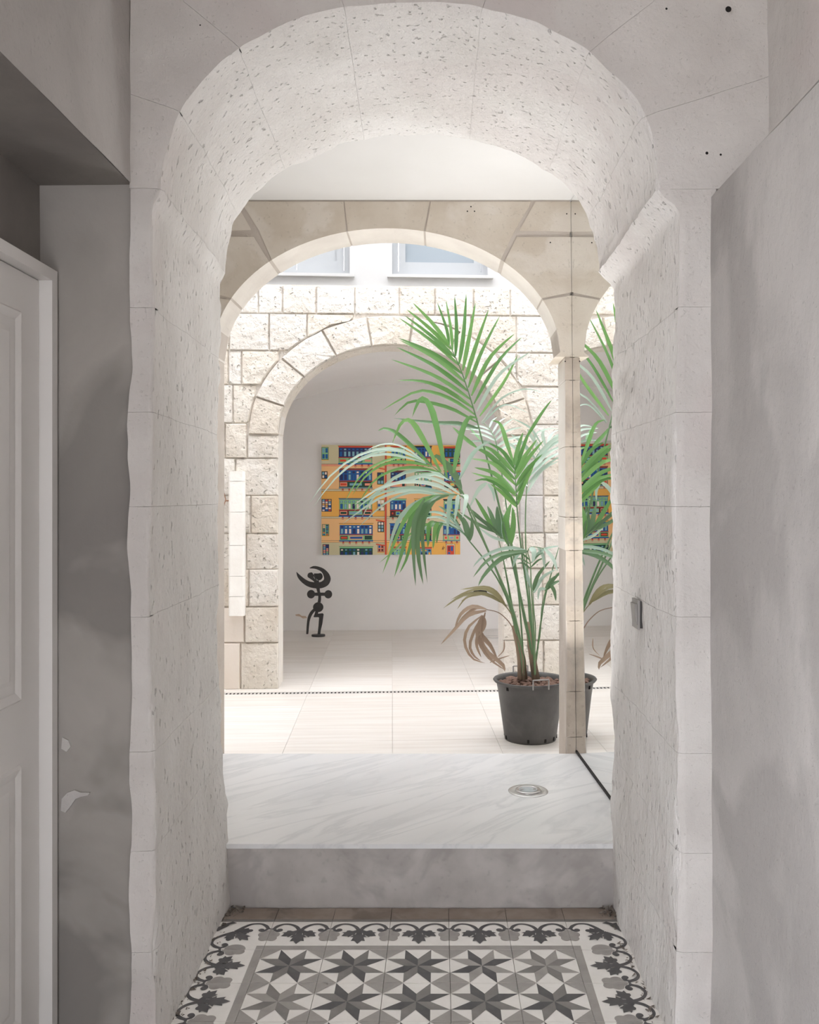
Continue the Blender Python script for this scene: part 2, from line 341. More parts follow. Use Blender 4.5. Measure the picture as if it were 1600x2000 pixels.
# ================================================================== TILED FLOOR
floor = MB().box(-1.5, 1.2, -1.215, 3.216, -.12, -.021).obj('floor', 'tile_bed', kind='structure')
TW = .2; TX = -.5654; TY = 3.111
def ribbon(pts, ws):
    """closed polygon of a variable-width stroke through pts (Catmull-Rom)"""
    P_ = [Vector(p) for p in pts]; out = []; n = 7
    for i in range(len(P_)-1):
        a, b, c, d = P_[max(i-1,0)], P_[i], P_[i+1], P_[min(i+2,len(P_)-1)]
        for k in range(n+(1 if i == len(P_)-2 else 0)):
            t = k/n; q = .5*((2*b)+(c-a)*t+(2*a-5*b+4*c-d)*t*t+(3*b-a-3*c+d)*t**3); out.append((q, ws[i]+(ws[i+1]-ws[i])*t))
    Lf = []; Rt = []
    for i, (q, w_) in enumerate(out):
        t = (out[min(i+1,len(out)-1)][0]-out[max(i-1,0)][0]).normalized(); s_ = Vector((-t.y, t.x)); Lf.append(q+s_*w_/2); Rt.append(q-s_*w_/2)
    return Lf, Rt
def tile_base(mb, m=0, gap=.0008, T=TW):
    mb.box(gap, T-gap, gap, T-gap, -.02, 0, m)
class Tile(MB):
    lay = 0
    def poly(s, pts, mi, T=TW, h=.0004):
        s.lay += 1; h += .00007*s.lay; n = len(pts); c = Vector((sum(p[0] for p in pts)/n, sum(p[1] for p in pts)/n))
        s.add([(p[0]*T, p[1]*T, h) for p in pts]+[(c.x*T, c.y*T, h)], [(i, (i+1) % n, n) for i in range(n)], mi)
    def stroke(s, pts, ws, mi, h=.0004):
        s.lay += 1; h += .00007*s.lay; Lf, Rt = ribbon(pts, [x*.78 for x in ws]); n = len(Lf)
        s.add([(p.x*TW, p.y*TW, h) for p in Lf]+[(p.x*TW, p.y*TW, h) for p in Rt], [(i, i+1, n+i+1, n+i) for i in range(n-1)], mi)
    def disc(s, c, r, mi, h=.0004, n=12): s.poly([(c[0]+r*math.cos(2*math.pi*k/n), c[1]+r*math.sin(2*math.pi*k/n)) for k in range(n)], mi, h=h)
q = .2929; r_ = .2071
def star_mesh(var):
    t = Tile(); tile_base(t, 0)
    # materials: 0 white 1 dark 2 mid 3 grey
    D, G = [(1,2),(2,3),(1,3)][var]
    C = (.5,.5)
    o8 = [(q,1),(1-q,1),(1,1-q),(1,q),(1-q,0),(q,0),(0,q),(0,1-q)]
    dg = [(q,1-q),(1-q,1-q),(1-q,q),(q,q)]
    md = [(.5,.5+r_),(.5+r_,.5),(.5,.5-r_),(.5-r_,.5)]
    arms = [(o8[0],md[0],dg[0],D),(o8[1],md[0],dg[1],G),(o8[2],md[1],dg[1],D),(o8[3],md[1],dg[2],G),(o8[4],md[2],dg[2],D),(o8[5],md[2],dg[3],G),(o8[6],md[3],dg[3],D),(o8[7],md[3],dg[0],G)]
    e = .004
    for o, m1, m2, c in arms: t.poly([C, m1, (min(max(o[0],e),1-e), min(max(o[1],e),1-e)), m2], c)
    for cx, cy in ((0,0),(1,0),(1,1),(0,1)):
        sx = 1 if cx == 0 else -1; sy = 1 if cy == 0 else -1
        t.poly([(cx+sx*e,cy+sy*e),(cx+sx*q,cy+sy*e),(cx+sx*e,cy+sy*q)], 3)
    return t
def half_rosette(t, cx, cy, mi=3):
    pts = []
    for k in range(25):
        a = -math.pi/2+math.pi*k/24; rr = .150+.045*abs(math.sin(a*2.5+.6)); pts.append((cx+ (1 if cx < .5 else -1)*rr*math.cos(a)*.95, cy+rr*math.sin(a)*1.05))
    t.poly(pts, mi)
def palmette(t, f):
    """three notched leaves; f maps (x across, y downwards) to tile coordinates"""
    for ang, ln, wd in ((0, .42, .22), (-54, .31, .19), (54, .31, .19)):
        a = math.radians(ang); dx, dy = math.sin(a), math.cos(a); nx, ny = dy, -dx
        pr = [(0,.16),(.30,.20),(.50,.55),(.52,.34),(.80,.46),(.76,.24),(1,0)]
        pts = [(u*ln, v*wd) for u, v in pr]+[(u*ln, -v*wd) for u, v in reversed(pr[:-1])]
        t.poly([f(dx*u+nx*v, dy*u+ny*v) for u, v in pts], 1)
def border_mesh(T_=True):
    t = Tile(); tile_base(t, 0)                                                # y = 0 inner side (field), y = 1 outer side
    e = .004
    t.poly([(e,e),(1-e,e),(1-e,.13),(e,.13)], 3)
    t.poly([(e,.955),(1-e,.955),(1-e,1-e),(e,1-e)], 2)
    half_rosette(t, e, .46); half_rosette(t, 1-e, .46)
    for s in (1, -1):
        f = (lambda x, y: (x, y)) if s == 1 else (lambda x, y: (1-x, y))
        t.stroke([f(.004,.69),f(.05,.71),f(.10,.80),f(.20,.865),f(.32,.85),f(.43,.76),f(.50,.60)], [.035,.075,.085,.060,.065,.085,.09], 1)
        t.stroke([f(.05,.715),f(.09,.64),f(.15,.62),f(.20,.66)], [.06,.07,.06,.03], 1); t.disc(f(.155,.655), .052, 1)
        t.stroke([f(.48,.66),f(.43,.57),f(.36,.56),f(.31,.61)], [.07,.07,.06,.03], 1); t.disc(f(.325,.595), .046, 1)
    palmette(t, lambda x, y: (.5+x*1.15, .64-y*1.1))
    return t
def corner_mesh():
    t = Tile(); tile_base(t, 0)                                                # inner corner at (1,0), outer corner at (0,1)
    e = .004
    t.poly([(.87,e),(1-e,e),(1-e,.13),(.87,.13)], 3); t.poly([(e,.955),(1-e,.955),(1-e,1-e),(e,1-e)], 2)
    half_rosette(t, 1-e, .46)
    pts = [(y*1.0, 0) for y in (0,)]
    t.poly([(.54+.165*math.cos(math.pi*k/16)*1.05, e+.165*math.sin(math.pi*k/16)) for k in range(17)], 3)
    for sw in (0, 1):
        f = (lambda x, y: (x, y)) if sw == 0 else (lambda x, y: (1-y, 1-x))
        t.stroke([f(.996,.70),f(.95,.715),f(.90,.80),f(.80,.875),f(.66,.87),f(.55,.78),f(.44,.62)], [.035,.075,.085,.060,.065,.085,.11], 1)
        t.stroke([f(.95,.715),f(.91,.645),f(.85,.62),f(.80,.66)], [.06,.07,.06,.03], 1); t.disc(f(.845,.655), .052, 1)
        t.stroke([f(.50,.70),f(.55,.60),f(.63,.59),f(.68,.65)], [.07,.07,.06,.03], 1); t.disc(f(.665,.635), .046, 1)
    c45 = math.sqrt(.5)
    palmette(t, lambda x, y: (.40+(x+y)*c45, .60+(x-y)*c45))
    t.poly([(.08,.74),(.13,.80),(.13,.92),(.20,.89),(.30,.95),(.38,.90),(.28,.86),(.25,.78),(.20,.72),(.12,.60),(.06,.66)], 1)
    return t
TM = ['tile_white','tile_dark','tile_mid','tile_grey']
stars = [star_mesh(v) for v in range(3)]
def tmesh(t, name):
    me = bpy.data.meshes.new(name); me.from_pydata(t.v, [], t.f)
    for m_ in TM: me.materials.append(MATS[m_])
    me.polygons.foreach_set('material_index', t.m); me.update()
    bm = bmesh.new(); bm.from_mesh(me)
    for f in bm.faces:
        if abs(f.normal.z) > .9 and f.calc_center_median().z > -.001 and f.normal.z < 0: f.normal_flip()
    bm.to_mesh(me); bm.free(); return me
SM = [tmesh(t, 'star_tile') for t in stars]; BM = tmesh(border_mesh(), 'border_tile'); CM = tmesh(corner_mesh(), 'corner_tile')
def put(me, name, x, y, rot=0, sx=1):
    o = bpy.data.objects.new(name, me); o.location = (x, y, random.uniform(-.0005, .0)); o.rotation_euler = (0,0,rot); o.scale = (sx,1,1); link(o, floor); return o
for r in range(6):
    for c in range(5):
        v = 1 if (r, c) in ((1,0),(0,4)) else (2 if random.random() < .12 else 0)
        put(SM[v], 'star_tile', TX+c*TW, TY-TW*(r+2))
    put(BM, 'border_tile', TX-TW, TY-TW*(r+2), math.pi/2).location = (TX, TY-TW*(r+2), 0)
    put(BM, 'border_tile', TX+5*TW, TY-TW*(r+1), -math.pi/2)
for c in range(5): put(BM, 'border_tile', TX+c*TW, TY-TW)
put(CM, 'corner_tile', TX-TW, TY-TW); put(CM, 'corner_tile', TX+6*TW, TY-TW, 0, -1)
for c in range(-1, 6):
    x0 = max(TX+c*TW+.0008, JL+.004); x1 = min(TX+(c+1)*TW-.0008, JR-.004)
    mb = MB().box(x0, x1, TY+.012, 3.205, -.02, random.uniform(-.001,.0005), 0); mb.box(x0, x1, TY+.0008, TY+.012, -.02, -.001, 1)
    mb.obj('plain_tile', ['tile_plain','tile_mid'], floor)
for c in range(-1, 6):                                                         # rest of the passage floor
    MB().box(TX+c*TW, TX+(c+1)*TW, -1.2, TY-7*TW-.001, -.02, -.001).obj('plain_strip', 'tile_grey', floor)
# crumbled plaster along the feet of the jambs
for sgn, jx in ((1, JL), (-1, JR)):
    mb = MB(); 
    for k in range(70):
        y = random.uniform(2.5, 3.2); x = (jl(0) if sgn > 0 else jr(0))+sgn*random.uniform(.0, .03); s_ = random.uniform(.003,.011)
        mb.add([(x+random.uniform(-s_,s_), y+random.uniform(-s_,s_), random.uniform(0,s_*.9)) for _ in range(4)], [(0,1,2),(0,2,3),(0,3,1),(1,3,2)])
    mb.obj('plaster_crumbs', 'debris', None, label='plaster crumbs at the foot of the %s jamb' % ('switch side' if sgn < 0 else 'door side'), cat='debris', kind='stuff')
# ================================================================== MARBLE STEP
ms = empty('marble_step', (-.3, 3.3, 0), label='grey white marble step and landing between the two arches', cat='step'); ms.location = (0,0,0)
MT = .226; YM = 4.34
mb = MB().box(JL-.026, JR+.012, 3.209, 3.262, MT-.0165, MT); mb.obj('slab_nosing', 'marble_top', ms)
MB().box(-1.298, .71, 3.262, YM, MT-.022, MT).obj('slab', 'marble_top', ms)
MB().box(JL-.024, JR+.010, 3.214, 3.24, -.02, MT-.018).obj('riser', 'marble_riser', ms)
MB().box(-1.298, .70, 3.262, YM-.004, -.1, MT-.0225).obj('base', 'mortar', ms)
mb = MB()
for k in range(60):
    s_ = random.choice((-1,1,1)); x = (JR-random.uniform(0,.10)**1.2 if s_ > 0 else JL+random.uniform(.005,.06)); y = random.uniform(3.14, 3.206); z = random.uniform(0,.02); e = random.uniform(.004,.012)
    mb.add([(x+random.uniform(-e,e), y+random.uniform(-e,e), max(0,z*.5+random.uniform(-e,e))) for _ in range(4)], [(0,1,2),(0,2,3),(0,3,1),(1,3,2)])
mb.obj('dirt', 'debris', None, label='dark dirt in the corners under the marble step', cat='dirt', kind='stuff')
# floor light
fl = empty('floor_light', (.375, 3.787, MT), label='round steel light sunk into the marble landing', cat='floor light')
MB().lathe([(.0,.001),(.052,.001),(.053,.003),(.082,.0028),(.0836,.0008),(.0836,0)], n=48).obj('flange', 'steel_dull', fl, smooth=True)
MB().lathe([(.0535,.0031),(.0525,.0075),(.045,.009),(.040,.0088),(.038,.0055)], n=48).obj('ring', 'steel', fl, smooth=True)
MB().lathe([(.038,.0055),(.025,.0065),(.0,.0068)], n=48).obj('lens', 'glass_win', fl, smooth=True)
ld_ = bpy.data.lights.new('lamp', 'AREA'); ld_.shape = 'DISK'; ld_.size = .03; ld_.energy = 12; ld_.spread = math.radians(104); ld_.color = (1,.995,.99)
lo_ = bpy.data.objects.new('lamp', ld_); lo_.rotation_euler = (math.pi, 0, 0); lo_.location = (0,0,.012); link(lo_, fl)
for k in (-1, 1): MB().box(k*.026-.006, k*.026+.006, -.008, .010, .0066, .0074).obj('lamp_clip', 'switch_grey', fl)
# ================================================================== VESTIBULE (between the arches)
VZ = 2.889
MB().box(-1.5, 1.2, YB-.012, 4.60, VZ, 3.5).obj('ceiling', 'ceiling_white', kind='structure')
MB().box(-1.6, -1.30, YB, 4.70, -.1, VZ).obj('wall_vestibule', 'whitewash', kind='structure')
mir = empty('mirror', world=COURT, label='tall frameless mirror covering the wall beside the marble landing', cat='mirror')
m = bpy.data.materials.new('mirror_glass'); m.use_nodes = True; bs = m.node_tree.nodes['Principled BSDF']; bs.inputs['Metallic'].default_value = 1; bs.inputs['Roughness'].default_value = .0; bs.inputs['Base Color'].default_value = (.93,.94,.93,1); MATS['mirror_glass'] = m
LEAN = .0100; ma = lambda z: -LEAN*(z-MT)
def lbox(a0, a1, b0, b1, z0, z1): return MB().add([(a0+ma(z0),b0,z0),(a1+ma(z0),b0,z0),(a1+ma(z0),b1,z0),(a0+ma(z0),b1,z0),(a0+ma(z1),b0,z1),(a1+ma(z1),b0,z1),(a1+ma(z1),b1,z1),(a0+ma(z1),b1,z1)],[(0,3,2,1),(4,5,6,7),(0,1,5,4),(1,2,6,5),(2,3,7,6),(3,0,4,7)])
lbox(0, .006, -1.14, -.045, MT+.012, VZ-.004).obj('glass', 'mirror_glass', mir)
MB().box(-.004, .006, -1.14, -.045, MT+.001, MT+.012).obj('base_gasket', 'dark_gap', mir)
lbox(.006, .02, -1.14, -.045, MT+.001, VZ-.004).obj('backing', 'dark_gap', mir)
# ================================================================== STONE ARCH BEHIND THE LANDING
Y2, Y2B = 4.357, 4.61
s2 = Y2/F
A2cx, A2a, A2b, A2z = (755-VX)*s2, 340*s2, 250*s2, EYE+(VY-696)*s2
def U2(px): return (px-VX)*s2
def Z2(py): return EYE-(py-VY)*s2
def arc2(p0, p1, n=10, g=0.0): return [(A2cx-(A2a+g)*math.cos(math.radians(p0+(p1-p0)*i/n)), A2z+(A2b+g)*math.sin(math.radians(p0+(p1-p0)*i/n))) for i in range(n+1)]
wc = empty('wall_courtyard_arch', kind='structure')
fy = lambda u,v,d: (u,d,v)
wall_core('core', A2cx, A2a+.0015, A2b+.0015, A2z, 2.0, A2cx-A2a-.0015, A2cx+A2a+.026, VZ+.02, -1.6, .632, ZC-.1, fy, Y2+.0035, Y2B-.006, 'mortar', wc)
def px2(l): return [(U2(x), Z2(y)) for x, y in l]
XR = .6575-.0100*2.2
xr_ = lambda z: .6624-.0100*(z-MT)
pieces = [arc2(77.2,102.3)+px2([(839,394),(673,394)]),
          arc2(48.8,76.6)+px2([(671,394),(470,394),(506,450)]),
          arc2(27.2,47.6)+px2([(496,463),(330,461),(330,577),(430,576)]),
          px2([(330,394),(460,394),(491,449),(330,452)]),
          arc2(0,26.2)+px2([(430,583),(330,585),(330,700)]),
          arc2(103,131.0)+px2([(1006,450),(1033,404),(1038,394),(842,394)]),
          px2([(1046,394),(1015,450)])+[(xr_(Z2(452)),Z2(452)),(xr_(Z2(394)),Z2(394))],
          arc2(132.6,153.0)+[(xr_(Z2(570)),Z2(570)),(xr_(Z2(463)),Z2(463))]+px2([(1010,463)]),
          arc2(153.9,178)+[(U2(1084),Z2(697)),(xr_(Z2(697)),Z2(697)),(xr_(Z2(577)),Z2(577))]]
for i, pl in enumerate(pieces):
    mb = MB(); narc = 10 if len(pl) > 8 else 0
    mb.prism(pl, fy, Y2+random.uniform(-.002,.002), Y2B, 0, [1 if k < narc else 0 for k in range(len(pl))]); mb.obj('voussoir' if narc else 'arch_block', ['tan_stone','soffit_wash'], wc)
# right-hand pier: stacked blocks
pz = [ZC, .30, .52, .86, 1.20, 1.36, 1.70, 2.02, Z2(698)]
for k in range(len(pz)-1):
    xo = U2(1105)+random.uniform(-.003,.004); mb = MB()
    xo += .010*(1-pz[k]/2.1)
    mb.prism([(xo-.004,pz[k]+.0015),(xr_(pz[k]),pz[k]+.0015),(xr_(pz[k+1]),pz[k+1]-.0015),(xo-.004,pz[k+1]-.0015)], fy, Y2, Y2B, 0, [1,1,1,1]); mb.obj('pier_block', ['pier_stone','soffit_wash'], wc)
xl2 = A2cx-A2a-.035
for k in range(len(pz)-1): MB().prism([(-1.30,pz[k]+.0015),(xl2,pz[k]+.0015),(xl2,pz[k+1]-.0015),(-1.30,pz[k+1]-.0015)], fy, Y2, Y2B, 0, [1,1,1,1]).obj('pier_block', ['tan_stone','soffit_wash'], wc)
for x, y in ((913,413),(920,404),(927,413),(1107,418),(1075,474),(1104,706)):
    MB().lathe([(0,0),(.0035,0)], n=10).obj('fixing_hole', 'black_hole', wc).matrix_world = Matrix.Translation((U2(x), Y2-.0035, Z2(y))) @ Matrix.Rotation(math.pi/2, 4, 'X')
# ================================================================== COURTYARD
TOP = 5.9
def court(mb, name, m, **kw): return mb.obj(name, m, world=COURT.copy(), **kw)
near = MB().box(-3.2, .6, -.05, .20, VZ+.03, TOP).box(.012, 1.9, -.05, .20, -.1, TOP).box(-3.2,-1.98,-.06,.2,-.1,TOP)
court(near, 'wall_near', 'white_wall', kind='structure')
court(MB().box(-3.4,-3.2,-.1,5.6,-.1,TOP), 'wall_court_left', 'white_wall', kind='structure')
court(MB().box(1.9,2.1,-.1,2.6,-.1,TOP), 'wall_court_right', 'white_wall', kind='structure')
# floor slabs
cf = MB().box(-3.3, 2.0, -.06, 5.6, -.15, ZC-.021); cfo = court(cf, 'floor_courtyard', 'grout', kind='structure')
a0 = CF(767, 1460)[0]; bj = CF(767, 1376)[1]
slab = {}
BD = 2.13
ax = a0-4*.6
for i in range(9):
    for j in range(-2, 5):
        x0, x1 = max(ax+i*.6, -3.2)+.0007, min(ax+(i+1)*.6, 1.9)-.0007; y0, y1 = max(bj+j*.9, -.04)+.0007, min(bj+(j+1)*.9, 5.2)-.0007
        if x1 <= x0 or y1 <= y0: continue
        spans = [(y0, y1)]
        if y0 < BD < y1: spans = [(y0, BD-.034), (BD+.034, y1)]
        for s0, s1 in spans:
            MB().box(x0, x1, s0, s1, ZC-.02, ZC).obj('floor_slab', random.choice(['travertine','travertine_b']), cfo)
# linear drain
dr = empty('channel_drain', world=COURT, label='narrow slotted channel drain across the courtyard floor', cat='drain')
MB().box(-3.2, 1.9, BD-.032, BD+.032, ZC-.03, ZC-.0012).obj('grate', 'drain_grate', dr)
mb = MB(); k = -3.15
while k < 1.88: mb.box(k, k+.011, BD-.018, BD+.018, ZC-.0016, ZC-.0004); k += .0265
mb.obj('slots', 'black_hole', dr, kind='stuff')
# ------------------------------------------------------------------ opposite wall with its arch
B0, B1 = 2.29, 2.57
w0 = CP(544,849,B0); w1 = CP(982,849,B0); wtop = CP(763,674,B0)
Ocx = (w0[0]+w1[0])/2; OA = (w1[0]-w0[0])/2; OZ = w0[1]; OB = wtop[1]-OZ; RT = .215
ow = empty('wall_opposite', world=COURT, kind='structure')
fb = lambda u,v,d: (u,d,v)
ZT = CP(700, 557, B0)[1]
wall_core('core', Ocx, OA, OB, OZ, 2.0, Ocx-OA, Ocx+OA, ZT, -3.2, 1.9, -.1, fb, B0+.011, B1, 'lime_joint', ow)
def chamfer_stone(poly, proud, m, name='stone'):
    n = len(poly); c = Vector((sum(p[0] for p in poly)/n, sum(p[1] for p in poly)/n)); ins = []
    for i in range(n):
        p = Vector(poly[i]); a = (p-Vector(poly[i-1])); b = (Vector(poly[(i+1)%n])-p)
        if a.length < 1e-6: a = b
        if b.length < 1e-6: b = a
        a.normalize(); b.normalize(); nn_ = Vector((-(a.y+b.y), a.x+b.x))
        if nn_.length < 1e-6: nn_ = c-p
        nn_.normalize(); s_ = 1 if nn_.dot(c-p) > 0 else -1
        ins.append(p+nn_*s_*.009)
    j = [random.uniform(-.004,.004) for _ in poly]
    V = [fb(p[0],p[1],B0+.03) for p in poly]+[fb(p[0],p[1],B0+.006) for p in poly]+[fb(p.x,p.y,B0-proud+j[k]) for k, p in enumerate(ins)]
    V.append(fb(c.x, c.y, B0-proud-.006))
    Fc = [[i,(i+1)%n,n+(i+1)%n,n+i] for i in range(n)]+[[n+i,n+(i+1)%n,2*n+(i+1)%n,2*n+i] for i in range(n)]+[[2*n+i,2*n+(i+1)%n,3*n] for i in range(n)]
    mk(name, V, Fc, m, ow)
def ring(ph, e=0.0): return (Ocx-(OA+e)*math.cos(math.radians(ph)), OZ+(OB+e)*math.sin(math.radians(ph)))
vph = [0,18.2,39.5,60.8,80,99,119,140.5,161.8,180]
for k in range(9):
    g = .2; n = 7
    inner = [ring(vph[k]+g+(vph[k+1]-vph[k]-2*g)*i/n) for i in range(n+1)]; outer = [ring(vph[k]+g+(vph[k+1]-vph[k]-2*g)*i/n, RT) for i in range(n+1)]
    chamfer_stone(inner+outer[::-1], .012+random.uniform(0,.006), 'lime_stone_%d' % random.randrange(4), 'voussoir')
    # the soffit strip that belongs to this voussoir
    mb = MB(); n = 6
    for i in range(n):
        p, q2 = ring(vph[k]+.2+(vph[k+1]-vph[k]-.4)*i/n, -.002), ring(vph[k]+.2+(vph[k+1]-vph[k]-.4)*(i+1)/n, -.002)
        mb.add([fb(*p,B0+.004),fb(*q2,B0+.004),fb(*q2,B1),fb(*p,B1)], [(0,1,2,3)])
    mb.obj('soffit_facing', 'lime_stone_3', ow)
def zr(x, e=RT+.005):
    c = (x-Ocx)/(OA+e); return OZ+(OB+e)*math.sqrt(max(0,1-c*c)) if abs(c) < 1 else -9
def stone(x0, x1, z0, z1, m=None):
    g = .0028; x0 += g; x1 -= g; z0 += g; z1 -= g
    xs = [x0+(x1-x0)*i/10 for i in range(11)]
    ok = [x for x in xs if zr(x) < z1-.02]
    if z0 < OZ-.02: ok = xs
    if len(ok) < 3: return
    lo = [(x, max(z0, zr(x)) if z0 >= OZ-.02 else z0) for x in ok]
    clean = [lo[0]]
    for p, nx in zip(lo[1:-1], lo[2:]):
        if abs(p[1]-z0) > 1e-4 or abs(nx[1]-z0) > 1e-4 or abs(clean[-1][1]-z0) > 1e-4: clean.append(p)
    clean.append(lo[-1])
    poly = clean+[(ok[-1], z1), (ok[0], z1)]
    chamfer_stone(poly, random.uniform(.002,.014), m or 'lime_stone_%d' % random.choice((0,0,1,2,2,3)))
zy = lambda py: CP(500, py, B0)[1]; ux = lambda px: CP(px, 900, B0)[0]
rows = [557,612,685,752,827,895,968,1042,1112,1185,1255,1347]
jt = {0:[-3.18,None,ux(430),ux(505),ux(552),ux(618),ux(693),ux(780),ux(850),ux(925),ux(997),ux(1075),ux(1150),1.85],
      1:[-3.18,None,ux(448),ux(526),ux(600),ux(690),ux(770),ux(830),ux(920),ux(1009),ux(1090),ux(1170),1.85]}
def fillx(l):
    return [l[0]]+[l[0]+(l[2]-l[0])*i/3 for i in (1,2)]+l[2:-1]+[l[-2]+(l[-1]-l[-2])*.5]+[l[-1]]
for r in range(2):
    xs = fillx(jt[r])
    for i in range(len(xs)-1): stone(xs[i], xs[i+1], zy(rows[r+1]), zy(rows[r]))
lowL = {2:[ux(380),ux(446),ux(472),ux(545)],3:[ux(400),ux(455),ux(500)],4:[ux(395),ux(440),ux(486)],5:[ux(380),ux(460),None],6:[ux(380),ux(490),None],7:[ux(390),ux(481),None],
        8:[ux(390),ux(486),None],9:[ux(385),ux(478),None],10:[ux(390),ux(470),None]}
JLo, JRo = Ocx-OA, Ocx+OA
zsp = OZ
for r in range(2, 11):
    z1, z0 = zy(rows[r]), zy(rows[r+1]); l = [x for x in lowL[r] if x is not None]
    xs = [-3.18, -3.18+(l[0]+3.18)*.5]+l
    if r <= 4:
        for i in range(len(xs)-1): stone(xs[i], xs[i+1], z0, z1) if z0 > OZ-.02 or xs[i+1] < Ocx-OA-RT-.005 else stone(xs[i], min(xs[i+1], Ocx-OA-RT-.01), z0, z1)
        if r == 4: stone(Ocx-OA-RT-.01, JLo, z0, OZ-.004)
        if r == 3: pass
    else:
        xs.append(JLo)
        for i in range(len(xs)-1): stone(xs[i], xs[i+1], z0, z1, 'peach_plaster' if (r >= 9 and i == len(xs)-3) else None)
    rx = {2:[ux(1009),ux(1105)],3:[ux(1030),ux(1120)],4:[ux(1045),ux(1130)],5:[JRo,ux(1062),ux(1140)],6:[JRo,ux(1015),ux(1062),ux(1130)],7:[JRo,ux(1020),ux(1064),ux(1140)],8:[JRo,ux(1060),ux(1130)],9:[JRo,ux(1040),ux(1140)],10:[JRo,ux(1062),ux(1130)]}[r]
    if r <= 4:
        rx = [ux(945)]+rx if r == 2 else rx
        rx = [max(x, (Ocx+OA+RT+.01) if z0 < OZ else -9) for x in rx]
        if r in (3,4): rx = [Ocx+OA+.02 if z0 > OZ-.02 else Ocx+OA+RT+.01]+rx[1:]
    xs = rx+[rx[-1]+(1.85-rx[-1])*.5, 1.85]
    for i in range(len(xs)-1): stone(xs[i], xs[i+1], z0, z1, 'grey_lime_stone' if (r in (5,6) and i == (0 if r == 5 else 1)) else None)
    if r == 4: stone(JRo, Ocx+OA+RT+.01, z0, OZ-.004)
# white first floor with windows
upper = empty('wall_upper', world=COURT, kind='structure')
UB = B0+.015; zs_ = CP(860, 537, B0)[1]; zst = zs_+1.35
wx = [(CP(470,540,B0)[0], CP(683,540,B0)[0]), (CP(766,540,B0)[0], CP(954,540,B0)[0]), (CP(1048,540,B0)[0], CP(1260,540,B0)[0])]
mb = MB().box(-3.2, 1.9, UB, B1, ZT, zs_-.02).box(-3.2, 1.9, UB, B1, zst, TOP)
xs = [-3.2]+[x for p in wx for x in p]+[1.9]
for i in range(0, len(xs), 2): mb.box(xs[i], min(xs[i+1],1.9), UB, B1, zs_-.02, zst)
mb.obj('render_coat', 'upper_coat', upper)
for n_, (x0, x1) in enumerate(wx):
    x1 = min(x1, 1.89)
    wn = empty('window_%d' % (n_+1), world=COURT, kind='structure', label=('white shuttered window over the stone arch' if n_ == 0 else 'white framed window with grey blue glass above the stone wall'))
    MB().box(x0-.035, x1+.035, UB-.03, B1-.1, zs_-.022, zs_).obj('sill', 'upper_coat', wn)
    fr = MB(); t = .045; yf = UB+.07
    fr.box(x0, x0+t, yf, yf+.05, zs_, zst).box(x1-t, x1, yf, yf+.05, zs_, zst).box(x0+t, x1-t, yf, yf+.05, zs_, zs_+t).box(x0+t, x1-t, yf, yf+.05, zst-t, zst); fr.obj('window_frame', 'window_paint', wn)
    xm = (x0+x1)/2
    for a_, b_ in ((x0+t+.004, x1-t-.004),) if n_ else ((x0+t+.004, xm-.003), (xm+.003, x1-t-.004)):
        cs = MB().box(a_, a_+.05, yf+.008, yf+.04, zs_+t, zst-t).box(b_-.05, b_, yf+.008, yf+.04, zs_+t, zst-t).box(a_+.05, b_-.05, yf+.008, yf+.04, zs_+t, zs_+t+.07).box(a_+.05, b_-.05, yf+.008, yf+.04, zst-t-.07, zst-t).obj('casement', 'window_paint', wn)
        MB().box(a_+.05, b_-.05, yf+.024, yf+.03, zs_+t+.07, zst-t-.07).obj('pane' if n_ else 'shutter_panel', 'window_glass' if n_ else 'window_paint', cs)
# white slab-like duct cover and wire on the left pier
wd = empty('duct_cover', world=COURT, label='white plastered vertical duct cover fixed to the stone pier', cat='duct cover')
dl, dt = CP(447, 920, B0-.05); dr_, db = CP(478, 1203, B0-.05)
yy = [920,940,1000,1065,1125,1165,1203]
for k in range(6):
    z1, z0 = CP(450,yy[k],B0-.05)[1], CP(450,yy[k+1],B0-.05)[1]
    mb = MB(); ch = .012; x0, x1 = dl, dr_
    mb.prism([(x0,B0),(x1,B0),(x1,B0-.055),(x1-ch,B0-.068),(x0+ch,B0-.066),(x0,B0-.055)], lambda u,v,d: (u,v,d), z0+.0012, z1-.0012); mb.obj('cover_length', 'white_paint_slab', wd)
wz = MB().tube([ (CP(x,y,B0-.03)[0], B0-.03, CP(x,y,B0-.03)[1]) for x,y in ((428,950),(437,960),(441,976),(436,992),(429,1004))], .004, 6)
wz.tube([(CP(x,y,B0-.03)[0], B0-.03, CP(x,y,B0-.03)[1]) for x,y in ((440,978),(447,978))], .005, 6)
wz.obj('cable', 'wire_brown', world=COURT.copy(), label='brown cable looping out beside the white duct cover', cat='cable')
# ------------------------------------------------------------------ room behind the opposite arch
BF = 5.17
vc = CP(800, 749, BF); ve = CP(581, 780, BF); hw = vc[0]-ve[0]; dz = vc[1]-ve[1]; R = (hw*hw+dz*dz)/(2*dz); vcz = vc[1]-R
RL, RR = vc[0]-2.1, vc[0]+2.1
court(MB().box(RL-.2, RR+.2, BF, BF+.2, ZC-.1, vc[1]+.3), 'wall_back', 'room_wall', kind='structure')
bz = lambda x: vcz+math.sqrt(R*R-(x-vc[0])**2)
mb = MB()
for i in range(40):
    x0, x1 = RL+(RR-RL)*i/40, RL+(RR-RL)*(i+1)/40
    mb.prism([(x0,bz(x0)),(x1,bz(x1)),(x1,bz(x1)+.15),(x0,bz(x0)+.15)], fb, B1, BF)
court(mb, 'ceiling', 'room_wall', kind='structure')
court(MB().box(RL-.2, RL, B1, BF, ZC-.1, 3.0), 'wall_room_left', 'room_wall', kind='structure')
